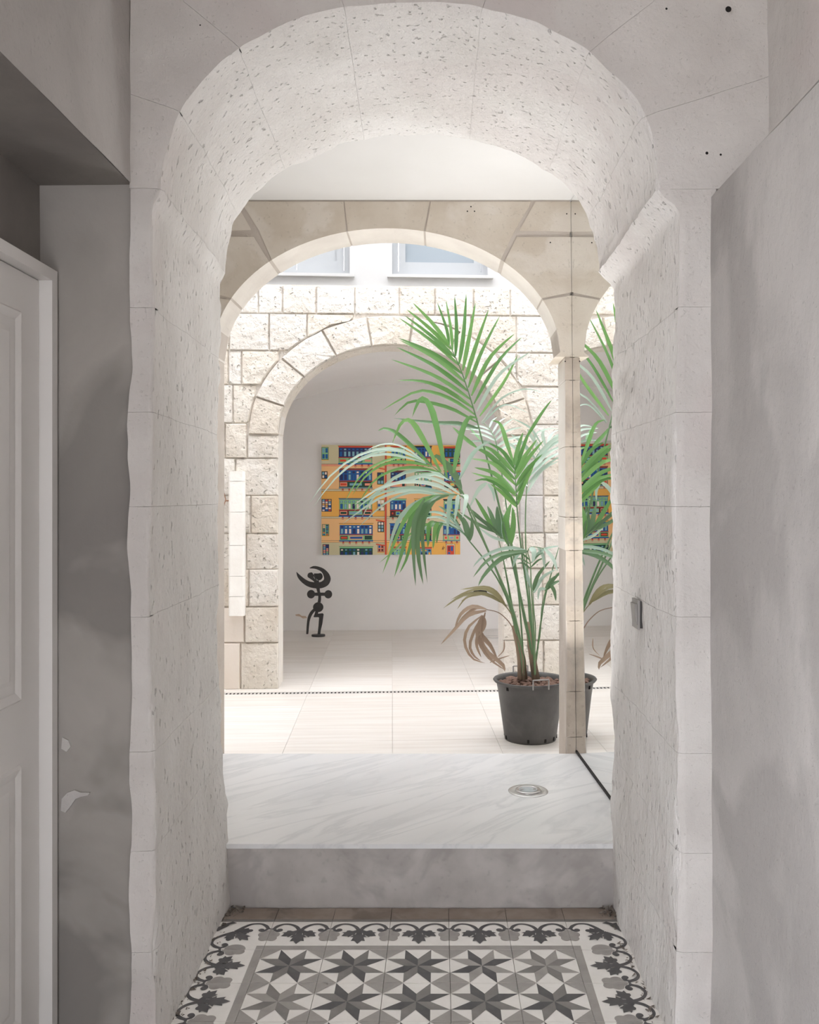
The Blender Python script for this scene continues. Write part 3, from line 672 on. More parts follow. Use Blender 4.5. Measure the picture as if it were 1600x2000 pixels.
court(MB().box(RR, RR+.2, B1, BF-1.9, ZC-.1, 3.0).box(RR, RR+.2, BF-1.1, BF, ZC-.1, 3.0).box(RR, RR+.2, BF-1.9, BF-1.1, 1.6, 3.0), 'wall_room_right', 'room_wall', kind='structure')  # low side opening, out of view, added so daylight reaches the far room
# wall vent and round floor light in the far room
vx0, vz1 = CP(925,1148,BF); vx1, vz0 = CP(951,1160,BF)
wv = empty('wall_vent', world=COURT, label='small black louvred vent on the pale wall behind the palm', cat='vent')
MB().box(vx0, vx1, BF-.018, BF-.0005, vz0, vz1).obj('housing', 'black_hole', wv)
for k in range(4): z = vz0+(vz1-vz0)*(k+.5)/4; MB().box(vx0+.006, vx1-.006, BF-.024, BF-.018, z-.004, z+.004).obj('louvre', 'black_iron', wv)
ga, gb = CF(963, 1244)
fl2 = empty('floor_light', world=COURT @ Matrix.Translation((ga, gb, ZC)), label='flat round light cover sunk in the beige floor behind the palm', cat='floor light')
MB().lathe([(.072,.001),(.074,.003),(.086,.003),(.088,0)], n=40).obj('ring', 'steel_dull', fl2, smooth=True); MB().lathe([(0,.0015),(.072,.0015)], n=40).obj('cover', 'travertine', fl2)
# chipped plaster on the far wall
mb = MB(); pts = [(577,1200),(584,1199),(590,1203),(597,1203),(600,1207),(592,1208),(586,1204),(578,1203)]
mb.prism([CP(x,y,BF) for x,y in pts], fb, BF-.0015, BF+.002); court(mb, 'plaster_chip', 'chip_brown', label='chipped brown plaster patch low on the far wall', cat='plaster chip')
# ------------------------------------------------------------------ painting
PB = BF-.028
pt = empty('painting', world=COURT, label='wide colourful painting of enclosed timber balconies on ochre facades', cat='painting')
pa0, pz1 = CP(628,869,PB); pa1, pz0 = CP(899,1083,PB)
MB().box(pa0, pa1, PB, BF-.001, pz0, pz1).obj('canvas', 'white_wall', pt)
cm = bpy.data.materials.new('painted_colours'); cm.use_nodes = True; nt = cm.node_tree; at = nt.nodes.new('ShaderNodeVertexColor'); at.layer_name = 'paint'
nt.links.new(at.outputs[0], nt.nodes['Principled BSDF'].inputs['Base Color']); nt.nodes['Principled BSDF'].inputs['Roughness'].default_value = .6; MATS['painted_colours'] = cm
PV, PF_, PC = [], [], []
def px_(x): return pa0+(x-628)/(899-628)*(pa1-pa0)
def pz_(y): return pz1+(y-869)/(1083-869)*(pz0-pz1)
def rect(x0, y0, x1, y1, c, lay):
    x0, x1 = max(628,min(899,x0)), max(628,min(899,x1)); y0, y1 = max(869,min(1083,y0)), max(869,min(1083,y1))
    if x1-x0 < .05 or y1-y0 < .05: return
    d = PB-.0004*lay-.0003; n = len(PV); PV.extend([(px_(x0),d,pz_(y0)),(px_(x1),d,pz_(y0)),(px_(x1),d,pz_(y1)),(px_(x0),d,pz_(y1))]); PF_.append((n,n+3,n+2,n+1)); PC.append(L(*c))
def fpoly(pts, c, lay):
    d = PB-.0004*lay-.0003; n = len(PV); PV.extend([(px_(x),d,pz_(y)) for x,y in pts]); PF_.append(tuple(range(n,n+len(pts)))); PC.append(L(*c))
CR, OR, PE, TA, BL, NV, LB, WH, GR, LG, RD, MA, PK, BK = (206,196,158),(238,178,86),(240,190,132),(214,200,165),(20,90,160),(38,44,96),(126,174,190),(240,226,214),(22,74,58),(138,194,138),(214,76,46),(96,36,36),(238,158,130),(34,32,40)
prand = random.Random(5)
fy_ = [869,908,957,1010,1057,1083]
for r in range(5):
    rect(628, fy_[r], 751, fy_[r+1], (CR,PE,OR,PE,CR)[r], 0)
    rect(755, fy_[r], 899, fy_[r+1], (OR,TA,PE,TA,OR)[r], 0)
    if r: rect(628, fy_[r]-1.4, 899, fy_[r]+1.6, (PK,TA,TA,PE)[r-1], 1); rect(628, fy_[r]-2, 899, fy_[r]-1.5, BK, 2); rect(628, fy_[r]+1.7, 899, fy_[r]+2.1, RD if r == 1 else BK, 2)
def balcony(x0, x1, y0, y1, n, frame, top, pan, pcols):
    h = y1-y0; yt = y0+h*.08; ym = y0+h*.60; yb = y0+h*.93
    fpoly([(x0-2,y0),(x1+2,y0),(x1,yt),(x0,yt)], top, 3); rect(x0-2, y0-.6, x1+2, y0, BK, 3)
    rect(x0-.5, yt, x1+.5, yb, BK, 3); rect(x0, yt, x1, ym, frame, 4); st = (x1-x0)/n
    for i in range(n):
        cx = x0+st*(i+.5)
        rect(cx-st*.32, yt+h*.055, cx+st*.32, yt+h*.155, BK, 5); rect(cx-st*.26, yt+h*.065, cx+st*.26, yt+h*.145, prand.choice(pcols), 6)
        rect(cx-st*.32, yt+h*.21, cx+st*.32, ym-h*.035, BK, 5); rect(cx-st*.26, yt+h*.22, cx+st*.26, ym-h*.045, prand.choice(pcols), 6)
    rect(x0-1, ym, x1+1, ym+h*.05, (170,50,44), 5); rect(x0, ym+h*.05, x1, yb, pan, 4)
    parts = [(0,.25),(.28,.72),(.75,1)] if n > 5 else [(.03,.27),(.33,.67),(.73,.97)]
    for k, (a, b) in enumerate(parts):
        xa, xb = x0+(x1-x0)*a+.8, x0+(x1-x0)*b-.8; rect(xa, ym+h*.085, xb, yb-h*.04, prand.choice((PK,GR,BK,LG)), 5); rect(xa+1.2, ym+h*.13, xb-1.2, yb-h*.085, (prand.choice((PK,RD,GR)), prand.choice((LB,OR,BL)), prand.choice((PK,RD,GR)))[k], 6)
    rect(x0-1.5, yb, x1+1.5, y1, prand.choice((BL,GR,(110,140,150))), 5)
    for i in range(5 if n > 5 else 3):
        cx = x0+(x1-x0)*(i+.5)/(5 if n > 5 else 3); rect(cx-1.6, y1, cx+1.6, y1+5.2, BK, 3); rect(cx-1.2, y1+.3, cx+1.2, y1+2.4, RD, 4); rect(cx-1.2, y1+2.8, cx+1.2, y1+4.8, PK, 4)
blues = [BL,NV,LB,LB,BL,WH]
balcony(662,726,871,907,8,NV,RD,LG,[LB,BL,BL,LB]); balcony(663,726,915,954,8,BL,(150,60,50),GR,blues); balcony(663,726,973,1009,8,LG,(110,130,140),MA,[BL,NV,LB,WH,BL]); balcony(664,727,1022,1057,8,BL,OR,LG,[NV,LB,WH,LB]); balcony(664,727,1067,1101,8,GR,LG,GR,[BL,LB,WH,NV])
balcony(764,792,871,906,4,LG,RD,(60,30,36),[LB,BL,WH]); balcony(763,792,919,953,4,NV,MA,PK,[LB,BL]); balcony(762,792,974,1010,4,BL,LG,MA,[WH,LB,NV]); balcony(762,792,1022,1057,4,BL,BL,GR,[LB,NV]); balcony(764,792,1068,1101,4,LG,RD,GR,[WH,BL,LB])
balcony(810,842,871,906,5,BL,BK,(70,90,80),[NV,WH,BL]); balcony(810,842,919,953,5,LG,MA,GR,[BL,WH,LB]); balcony(810,842,974,1010,5,NV,OR,LG,[LB,BL]); balcony(810,842,1022,1057,5,GR,LG,GR,[LB]); balcony(814,842,1069,1101,4,(90,150,190),RD,LB,[NV,OR,BL])
balcony(868,899,872,906,4,GR,RD,LG,[LB,BL,BL]); balcony(868,899,919,953,4,BL,RD,(120,60,46),[WH,LB]); balcony(867,898,975,1008,4,LG,BK,TA,[WH,LB,BL]); balcony(866,898,1024,1057,5,BL,BK,LG,[LB,NV,BL])
def wind(x0, y0, x1, y1, fr, nx, ny, pcols, sill=True):
    rect(x0-.7, y0-.7, x1+.7, y1+.7, BK, 3); rect(x0, y0, x1, y1, fr, 4)
    for i in range(nx):
        for j in range(ny):
            a, b = x0+(x1-x0)*(i+.14)/nx, x0+(x1-x0)*(i+.86)/nx; c, d = y0+(y1-y0)*(j+.12)/ny, y0+(y1-y0)*(j+.88)/ny; rect(a, c, b, d, prand.choice(pcols), 5)
    if sill: rect(x0-1.5, y1+.7, x1+1.5, y1+2, OR, 4)
wind(629,874,641,897,LG,2,2,[BL,LB]); wind(629,921,639,934,BK,2,2,[WH,LB,BL]); wind(629,975,647,998,NV,3,6,[WH,LB,RD,BL,OR]); wind(630,1024,642,1045,LG,2,6,[RD,BL,NV,PK]); wind(631,1063,642,1083,NV,2,6,[LG,PK,LB,NV],False)
for (a,b,c,d,f,nx,ny,pc) in ((737,874,749,886,PE,3,4,[NV,LB,WH]),(737,923,749,945,GR,2,3,[LB,NV]),(737,976,750,997,TA,2,3,[WH,BL,MA]),(738,1019,749,1038,BK,2,3,[WH,LB]),(738,1064,749,1077,PK,2,2,[BL,MA])): wind(a,b,c,d,f,nx,ny,pc)
rect(751.2, 869, 754.8, 1083, BK, 2); rect(751.6, 869, 754.4, 1083, RD, 7)
for y in (912, 1014, 1061): rect(733, y, 752, y+.3, BK, 6); fpoly([(734,y+.3),(751.6,y+3),(751.6,y+5.2),(734,y+2.4)], RD, 7)
rect(871, 1062, 889, 1083, BK, 3); rect(871.6, 1062.6, 888.4, 1083, TA, 4); rect(873, 1065, 887, 1083, RD, 5); rect(875, 1067, 879.5, 1076, (130,30,50), 6); rect(880.5, 1067, 885, 1076, BL, 6); rect(875, 1078, 879.5, 1082, BL, 6)
for (a,b,c,d) in ((861,1067,864,1070),(864,1070,866,1066),(866,1066,863,1073),(863,1073,868,1068),(868,1068,865,1074)): fpoly([(a,b),(a+.5,b+.4),(c+.5,d+.4),(c,d)], BK, 4)
me = bpy.data.meshes.new('painted_facades'); me.from_pydata(PV, [], PF_); me.materials.append(cm)
ca = me.color_attributes.new('paint', 'FLOAT_COLOR', 'CORNER'); li = 0
for p, c in zip(me.polygons, PC):
    for _ in p.loop_indices: ca.data[li].color = c; li += 1
link(bpy.data.objects.new('painted_facades', me), pt)
# ------------------------------------------------------------------ iron sculpture
SB = CF(620, 1243)[1]
sp = empty('sculpture', world=COURT, label='black cut iron figure with a crescent over its head standing by the wall', cat='sculpture')
def SP(x, y): return CP(560+x/10.525, 1080+y/10.525, SB)
def plate(name, pts, d=0, th=.016, lab=None):
    o = MB().prism([SP(x,y) for x,y in pts], fb, SB-th/2+d, SB+th/2+d).obj(name, 'black_iron', sp)
    return o
def curve(pts, n=6):
    out = []; P_ = [Vector(p) for p in pts]
    for i in range(len(P_)-1):
        a, b, c, d = P_[max(i-1,0)], P_[i], P_[i+1], P_[min(i+2,len(P_)-1)]
        for k in range(n): t = k/n; v = .5*((2*b)+(c-a)*t+(2*a-5*b+4*c-d)*t*t+(3*b-a-3*c+d)*t**3); out.append((v.x,v.y))
    out.append(tuple(pts[-1])); return out
def strip(name, outer, inner, d=0, th=.016):
    A, B = curve(outer), curve(inner); n = min(len(A), len(B)); mb = MB()
    V = []
    for dd in (SB-th/2+d, SB+th/2+d): V += [fb(*SP(*p), dd) for p in A[:n]]+[fb(*SP(*p), dd) for p in B[:n]]
    Fc = []
    for i in range(n-1): Fc += [[i,i+1,n+i+1,n+i],[2*n+i,3*n+i,3*n+i+1,2*n+i+1],[i,2*n+i,2*n+i+1,i+1],[n+i,n+i+1,3*n+i+1,3*n+i]]
    Fc += [[0,n,3*n,2*n],[n-1,3*n-1,4*n-1,2*n-1][:2]+[4*n-1,2*n-1]]
    Fc[-1] = [n-1, 3*n-1, 4*n-1, 2*n-1]
    mk(name, V, Fc, 'black_iron', sp)
strip('crescent', [(200,388),(225,490),(300,590),(420,680),(560,722),(720,722),(850,660),(905,545),(870,430),(770,330),(650,280),(550,270),(474,305)],
      [(204,392),(290,470),(380,540),(470,585),(560,602),(650,604),(720,585),(770,530),(745,430),(700,375),(620,335),(550,320),(478,318)])
plate('head_plate', curve([(432,460),(450,415),(500,398),(530,405),(555,450),(560,500),(600,560),(580,590),(540,560),(480,520),(440,490),(432,460)]), -.02)
plate('head_plate', curve([(560,425),(640,425),(700,420),(735,470),(730,520),(690,560),(640,560),(600,520),(565,470),(560,425)]), .02)
plate('head_plate', [(545,450),(562,440),(640,600),(625,610)], 0, .03)
plate('neck', [(560,560),(665,560),(680,700),(690,820),(640,820),(612,720)], -.017)
plate('spine', curve([(636,800),(650,900),(645,970),(630,1040)])+curve([(690,1040),(705,970),(706,880),(690,800)]), 0)
def dsk(cx, cy, rx, ry): return [(cx+rx*math.cos(2*math.pi*k/28), cy+ry*math.sin(2*math.pi*k/28)) for k in range(28)]
plate('shoulder_disc', dsk(505,843,82,86), -.017); plate('shoulder_disc', dsk(858,846,80,84), -.017); plate('shoulder_bar', [(570,812),(790,812),(790,876),(570,876)], -.017)
plate('belly_disc', dsk(652,1110,106,100), -.017)
strip('leg', [(545,1150),(480,1220),(430,1330),(410,1480),(400,1650),(398,1672)], [(580,1200),(525,1270),(480,1370),(460,1480),(444,1650),(436,1672)], .02)
plate('leg', [(590,1190),(655,1200),(645,1250),(740,1240),(760,1262),(735,1450),(700,1600),(690,1705),(632,1705),(655,1500),(668,1330),(655,1318),(560,1320),(556,1300),(580,1240)], 0)
bx, bzv = SP(652, 1740)
MB().lathe([(0,0),(.066,0),(.068,.003),(.068,.017),(.066,.02),(0,.02)], n=36).obj('base', 'black_iron', sp).matrix_local = Matrix.Translation((bx, SB, ZC)) @ Matrix.Diagonal((1,.8,1,1))
# ------------------------------------------------------------------ palm in its pot
PY = 5.235
pb = P(1036, 1441, PY); PXc = pb.x
palm = empty('potted_palm', (PXc, PY, ZC), label='tall kentia palm in a black nursery pot beside the mirror pier', cat='palm')
INV = Matrix.Translation((-PXc, -PY, -ZC))
def pmk(mb, name, m, par=None, **kw): return mb.obj(name, m, par or palm, **kw)
def rel(p): return Vector((p[0]-PXc, p[1]-PY, p[2]-ZC))
hp = EYE-(1325-VY)*PY/F-ZC; rb, rt = 50.5*PY/F, 66*PY/F
pot = pmk(MB().lathe([(0,.004),(rb-.012,.004),(rb-.002,.0),(rb,.012),(rb+.003,.03),(rb+(rt-rb)*.72,hp*.72),(rb+(rt-rb)*.73,hp*.73),(rt,hp-.02),(rt+.012,hp-.016),(rt+.020,hp-.006),(rt+.016,hp),(rt-.002,hp-.004),(rt-.006,hp-.03),(rb,.10),(0,.10)], n=64), 'pot', 'pot_black', smooth=True)
for a in (-100,-62,-35,-160,-10,30,75,120,165): MB().box(-.006,.006,-.003,.003,-.012,.008).obj('drain_hole','black_hole',pot).matrix_local = Matrix.Translation(((rb+.0015)*math.cos(math.radians(a)),(rb+.0015)*math.sin(math.radians(a)),.022)) @ Matrix.Rotation(math.radians(a+90),4,'Z')
for a in (-137, -20, 100): MB().box(-.007,.007,-.003,.003,-.009,.009).obj('rim_hole','black_hole',pot).matrix_local = Matrix.Translation(((rt-.002)*math.cos(math.radians(a)),(rt-.002)*math.sin(math.radians(a)),hp-.035)) @ Matrix.Rotation(math.radians(a+90),4,'Z')
for a in (-80, 100):
    ca_, sa_ = math.cos(math.radians(a)), math.sin(math.radians(a)); rr = rt+.02; h = []
    for t, z in ((-.045,hp-.022),(-.045,hp+.033),(.045,hp+.033),(.045,hp-.022)): h.append((rr*ca_-t*sa_, rr*sa_+t*ca_, z))
    MB().tube([h[0],h[1]],.004,6).tube([h[1],h[2]],.004,6).tube([h[2],h[3]],.004,6).obj('handle','switch_grey',pot)
pmk(MB().lathe([(0,hp-.047),(rt-.012,hp-.05)], n=40), 'soil', 'soil')
# trunks
def R3(pts, dy0=0.0, dy1=None):
    """pixel polyline -> points near the palm's own depth, running dy0..dy1 in front (-) or behind (+)"""
    dy1 = dy0 if dy1 is None else dy1; n = len(pts)
    return [P(x, y, PY+dy0+(dy1-dy0)*i/max(1,n-1)) for i, (x, y) in enumerate(pts)]
for pts, r0, r1, d in (([(1021,1326),(1019,1290),(1014,1262),(1008,1240),(1003,1222)], .030, .012, .02), ([(1047,1326),(1041,1290),(1036,1262),(1033,1236),(1031,1215)], .024, .010, -.02)):
    q3 = [rel(p) for p in R3(pts, d)]; n = len(q3); pmk(MB().tube(q3, [r0+(r1-r0)*i/(n-1) for i in range(n)], 12), 'trunk', 'trunk_fibre', smooth=True)
def spline(pts, n):
    out = []
    for k in range(n+1):
        t = k/n*(len(pts)-1); i = min(int(t), len(pts)-2); u = t-i
        a, b, c, d = pts[max(i-1,0)], pts[i], pts[i+1], pts[min(i+2,len(pts)-1)]
        out.append(.5*((2*b)+(c-a)*u+(2*a-5*b+4*c-d)*u*u+(3*b-a-3*c+d)*u**3))
    return out
CAMV = Vector((0, 0, EYE)); lr = random.Random(3); NLEAF = [0]
def leaflet(par, pts, wpx, d0, d1, m, roll=0.0, up=.5):
    w_ = wpx*PY/F; c = [rel(p) for p in spline(R3(pts, d0, d1), 9)]; V = []; n = len(c)
    for i, p in enumerate(c):
        t = (c[min(i+1,n-1)]-c[max(i-1,0)]).normalized(); nn_ = ((CAMV-Vector((PXc,PY,ZC))-p).normalized()+Vector((0,0,up))+Vector((roll,0,0))).normalized()
        s_ = t.cross(nn_); s_ = s_.normalized() if s_.length > 1e-5 else Vector((1,0,0)); nn_ = s_.cross(t).normalized()
        u = i/(n-1); ww = w_*.5*min(1, .30+2.6*u)*(max(0, 1-u**2.2))**.8
        V += [p+s_*ww+nn_*ww*.22, p, p-s_*ww+nn_*ww*.22]
    Fc = []
    for i in range(n-1): b = 3*i; Fc += [[b,b+1,b+4,b+3],[b+1,b+2,b+5,b+4]]
    me = bpy.data.meshes.new('leaflet'); me.from_pydata([tuple(v) for v in V], [], Fc); me.materials.append(MATS[m]); me.polygons.foreach_set('use_smooth', [True]*len(me.polygons)); me.update()
    link(bpy.data.objects.new('leaflet', me), par); NLEAF[0] += 1
def frond(rachis, d0, d1, r0, r1, leaves, m='leaf', sm='leaf_stem', ld=(0,0)):
    x0 = rachis[0][0]; tx, ty0 = (1043, .0) if x0 >= 1033 else (1020, .0)
    rachis = [(tx+2, 1318), (tx+(x0-tx)*.25, 1288)]+list(rachis[1:])
    c = spline([rel(p) for p in R3(rachis, d0, d1)], 26); n = len(c)
    o = pmk(MB().tube(c, [r0+(r1-r0)*i/(n-1) for i in range(n)], 7), 'frond', sm, smooth=True)
    pix = rachis
    for lf in leaves:
        pts, wpx = lf[0], lf[1]; mm = lf[2] if len(lf) > 2 else m; dd = lf[3] if len(lf) > 3 else None
        # depth at the point of the rachis closest to the leaflet base
        best = min(range(len(pix)), key=lambda i: (pix[i][0]-pts[0][0])**2+(pix[i][1]-pts[0][1])**2); db = d0+(d1-d0)*best/(len(pix)-1)
        de = db+(dd if dd is not None else lr.uniform(*ld))
        leaflet(o, pts, wpx, db, de, mm, lr.uniform(-.5,.5), lr.uniform(.3,.8))
    return o
lf = lambda *a: a
# upright main frond
F1L = [([(878,674),(845,632),(806,591)],9),([(881,682),(840,642),(794,604)],9),([(890,699),(842,656),(790,616)],9.5),([(897,714),(845,668),(778,620)],10),([(903,730),(845,690),(778,660)],10),([(909,747),(850,700),(780,664)],11),
 ([(915,765),(850,716),(774,678)],11),([(920,781),(850,735),(764,702)],10),([(924,797),(872,762),(825,745),(776,743)],10),([(929,811),(890,785),(850,768),(810,766),(744,803)],10),([(933,826),(885,800),(840,787),(800,785),(770,812)],9),([(934,837),(895,828),(850,826),(768,817)],12,'leaf_dark')]
F1R = [([(878,673),(872,640),(854,590)],7),([(884,684),(880,640),(871,586)],8),([(890,696),(892,640),(888,578)],8.5),([(897,711),(906,650),(911,573)],9.5),([(904,724),(916,660),(929,590)],9.5),([(909,741),(928,680),(955,603)],9.5),
 ([(915,757),(940,690),(977,616)],9.5),([(921,773),(956,700),(1006,651)],9),([(926,789),(974,706),(1020,658)],9),([(931,804),(975,732),(1038,686)],8,'leaf_pale_sheen'),([(937,813),(985,745),(1012,692)],7),([(940,826),(980,778),(1024,760),(1058,766)],4.5,'leaf_pale_sheen'),([(942,828),(972,798),(996,791),(1034,808)],4.5,'leaf_pale_sheen')]
frond([(1036,1290),(1022,1190),(998,1085),(976,992),(959,924),(942,861),(929,811),(909,747),(897,714),(878,673)], -.02, -.12, .0085, .0022, F1L+F1R, 'leaf', ld=(-.14,.06))
# arching frond towards the door side
frond([(1018,1280),(1003,1210),(980,1140),(950,1068),(919,1005),(905,963),(890,945),(873,933),(844,910),(829,902)], 0, -.30, .0075, .002,
 [([(873,933),(851,826),(836,787),(820,780),(805,815)],13),([(861,922),(821,848),(801,822),(783,828),(766,867)],12),([(844,910),(801,869),(773,845),(751,837),(738,842)],10),
  ([(829,902),(790,882),(745,876),(690,895),(640,935),(603,985)],7,'leaf_pale_sheen'),([(832,905),(780,890),(735,888),(690,905),(650,940),(612,990)],6.5,'leaf_pale_sheen'),([(843,911),(800,903),(755,905),(715,930),(688,968)],7),([(835,903),(790,893),(740,905),(700,935),(672,985)],6.5),
  ([(858,922),(815,913),(770,918),(730,940),(700,985)],7),([(866,927),(830,917),(780,928),(735,965),(706,1012)],8,'leaf_pale_sheen'),([(884,940),(845,926),(790,940),(745,955),(690,1000)],9,'leaf_pale_sheen'),([(829,902),(775,880),(720,888),(665,925),(630,965)],6,'leaf_pale_sheen'),
  ([(831,903),(800,880),(772,868),(745,868),(715,880)],5,'leaf_pale_sheen'),([(886,924),(893,885),(905,835),(918,815),(934,818)],12),([(897,937),(918,895),(936,874),(960,860)],9,'leaf_pale_sheen'),
  ([(901,965),(894,937),(877,913),(862,898),(851,891),(843,897)],15,'leaf_dark')], 'leaf', ld=(-.18,.05))
# drooping frond with long hanging leaflets
frond([(1024,1285),(1005,1200),(975,1125),(945,1055),(922,1000),(906,972),(888,966),(866,966),(844,968),(826,972)], -.05, -.42, .0075, .002,
 [([(844,969),(805,989),(777,1020),(757,1082)],12,'leaf_pale_sheen'),([(858,967),(823,980),(800,1022),(786,1076),(770,1128)],12),([(866,967),(836,980),(817,1025),(818,1090),(827,1142)],14,'leaf_dark'),([(877,967),(851,974),(836,993),(826,1022),(826,1062),(835,1140)],14,'leaf_dark'),
  ([(888,967),(879,974),(876,1011),(873,1050)],10,'leaf_pale_sheen'),([(851,967),(814,987),(783,1030),(747,1121)],11),([(830,974),(810,1018),(808,1080),(812,1145)],10,'leaf_dark'),([(906,966),(911,974),(903,1012)],10,'leaf_pale_sheen'),([(895,966),(893,985),(888,1020)],9,'leaf_pale_sheen'),
  ([(888,965),(851,947),(795,941),(740,954),(690,988)],9,'leaf_pale_sheen'),([(878,965),(814,953),(750,961),(700,988)],8,'leaf_pale_sheen'),([(862,966),(800,958),(740,974),(668,1024)],7,'leaf_pale_sheen'),([(850,966),(800,962),(750,985),(700,1030)],6,'leaf_pale_sheen'),([(898,964),(860,940),(820,930),(790,935)],8,'leaf_pale_sheen'),
  ([(856,967),(830,990),(812,1030),(795,1090),(780,1120)],10,'leaf')], 'leaf', ld=(-.12,.03))
# lower frond on the same side
frond([(1030,1290),(1012,1230),(982,1150),(950,1098),(918,1058),(903,1039),(873,1024),(846,1018)], -.08, -.22, .0065, .002,
 [([(918,1058),(901,1037),(870,1020),(829,1030),(788,1062)],5,'leaf_pale_sheen'),([(916,1054),(907,1020),(881,992)],13,'leaf_dark'),([(918,1056),(922,1030),(921,1008)],9,'leaf_dark'),([(912,1048),(870,1015),(844,1010),(815,1018)],7,'leaf_pale_sheen'),([(848,1018),(838,1030),(836,1070)],11),([(856,1020),(850,1035),(846,1072)],10),([(864,1022),(857,1035),(853,1062)],8),
  ([(900,1036),(880,1005),(856,988)],9,'leaf_dark'),([(890,1030),(850,1025),(800,1050),(765,1085)],5,'leaf_pale_sheen'),([(905,1040),(880,1012),(850,1000),(820,1003)],8,'leaf_pale_sheen'),([(870,1023),(840,1022),(805,1040),(770,1075),(740,1100)],5)], 'leaf', ld=(-.1,.05))
# broad-leaved frond seen edge-on
frond([(1038,1290),(1022,1200),(1008,1110),(997,1062),(980,1050),(968,1040),(945,1022),(922,1004)], .02, -.05, .007, .002,
 [([(975,1045),(951,1023),(918,1000)],9,'leaf_dark'),([(965,1035),(942,996),(928,972)],10),([(971,1045),(961,1010),(952,988)],11,'leaf_dark'),([(980,1052),(973,1018),(971,988)],15,'leaf_dark'),([(992,1062),(987,1022),(999,982)],17),([(998,1064),(1003,1020),(1001,990)],12),
  ([(968,1040),(930,1022),(898,1000)],9,'leaf_dark'),([(985,1054),(984,1020),(978,1000)],12,'leaf_pale_sheen'),([(951,943),(934,958),(917,992)],9,'leaf_pale_sheen'),([(953,945),(963,960),(966,980)],7,'leaf_pale_sheen'),([(960,1034),(930,1005),(905,985)],8,'leaf_dark'),([(990,1058),(960,1048),(935,1030)],7,'leaf_pale_sheen')], 'leaf', ld=(-.08,.08))
# upright frond in front
frond([(1046,1290),(1036,1200),(1022,1100),(1014,1035),(1010,991),(1008,955),(1006,925),(1004,904)], -.06, -.16, .007, .0018,
 [([(1010,991),(982,964),(958,945)],9),([(1009,984),(980,952),(950,937),(926,940)],9),([(1009,970),(973,940),(950,932),(920,923)],9),([(1008,964),(968,926),(926,913)],10),([(1007,947),(965,907),(920,896)],10),([(1006,936),(956,889),(932,877)],11),([(1006,925),(968,885),(946,871)],10),([(1005,916),(982,882),(954,865)],9),([(1004,906),(990,865),(983,841),(975,826),(960,821)],9),
  ([(1005,909),(1012,875),(1022,844)],10),([(1006,919),(1024,870),(1035,843)],9),([(1007,925),(1022,896),(1050,857)],10),([(1007,936),(1029,899),(1062,860)],10),([(1008,950),(1031,916),(1060,887)],10),([(1009,962),(1033,921),(1050,893)],9),([(1010,976),(1029,936),(1042,912)],9),([(1011,986),(1022,953),(1028,935)],8),
  ([(1023,863),(1044,829),(1063,800),(1078,781)],7)], 'leaf', ld=(-.1,.06))
# frond behind, towards the pier, sky sheen painted into its pale leaflets
frond([(1052,1290),(1036,1180),(1027,1065),(1028,965),(1035,925),(1050,888),(1076,862)], .03, .32, .006, .0018,
 [([(1029,964),(1056,921),(1092,900)],7),([(1035,930),(1070,897),(1104,880)],9,'leaf_pale_sheen'),([(1040,915),(1070,885),(1106,868)],9,'leaf_pale_sheen'),([(1045,900),(1075,871),(1108,856)],10,'leaf_pale_sheen'),([(1050,890),(1080,861),(1110,848)],10,'leaf_pale_sheen'),([(1035,925),(1010,880),(982,858)],9,'leaf_pale_sheen'),([(1045,895),(1020,865),(998,848)],9,'leaf_pale_sheen'),([(1055,880),(1040,855),(1030,838)],9,'leaf_pale_sheen'),([(1065,870),(1060,850),(1064,836)],9,'leaf_pale_sheen'),
  ([(1076,862),(1092,850),(1110,846)],8,'leaf_pale_sheen'),([(1070,866),(1078,848),(1094,838)],8,'leaf_pale_sheen'),([(1032,945),(1060,915),(1096,890)],8,'leaf_pale_sheen'),([(1030,950),(1018,930),(1012,905)],7),([(1050,884),(1045,850),(1070,838),(1090,838)],4,'leaf_pale_sheen'),([(1060,872),(1040,840),(1020,826),(1002,818)],5)], 'leaf_pale_sheen', ld=(.0,.2))
frond([(1030,1285),(1012,1150),(992,1010),(978,910),(968,861),(962,847),(956,836),(944,826)], .05, .40, .006, .0015,
 [([(968,861),(990,842),(1022,834)],6,'leaf_pale_sheen'),([(966,852),(985,830),(1004,817)],6,'leaf_pale_sheen'),([(962,845),(975,825),(988,816)],6,'leaf_pale_sheen'),([(956,836),(962,822),(972,814)],5,'leaf_pale_sheen'),([(968,861),(945,850),(918,846)],6,'leaf_pale_sheen'),([(963,850),(940,840),(903,838)],6,'leaf_pale_sheen'),([(958,840),(935,832),(908,836)],5,'leaf_pale_sheen'),([(970,872),(995,858),(1030,850)],7,'leaf_pale_sheen'),([(972,880),(1000,868),(1030,864)],7,'leaf_pale_sheen'),
  ([(970,872),(945,862),(915,862)],6,'leaf_pale_sheen'),([(931,874),(906,854),(884,834)],9),([(940,861),(926,845),(914,833)],7),([(975,890),(955,878),(930,874)],7)], 'leaf', ld=(.0,.15))
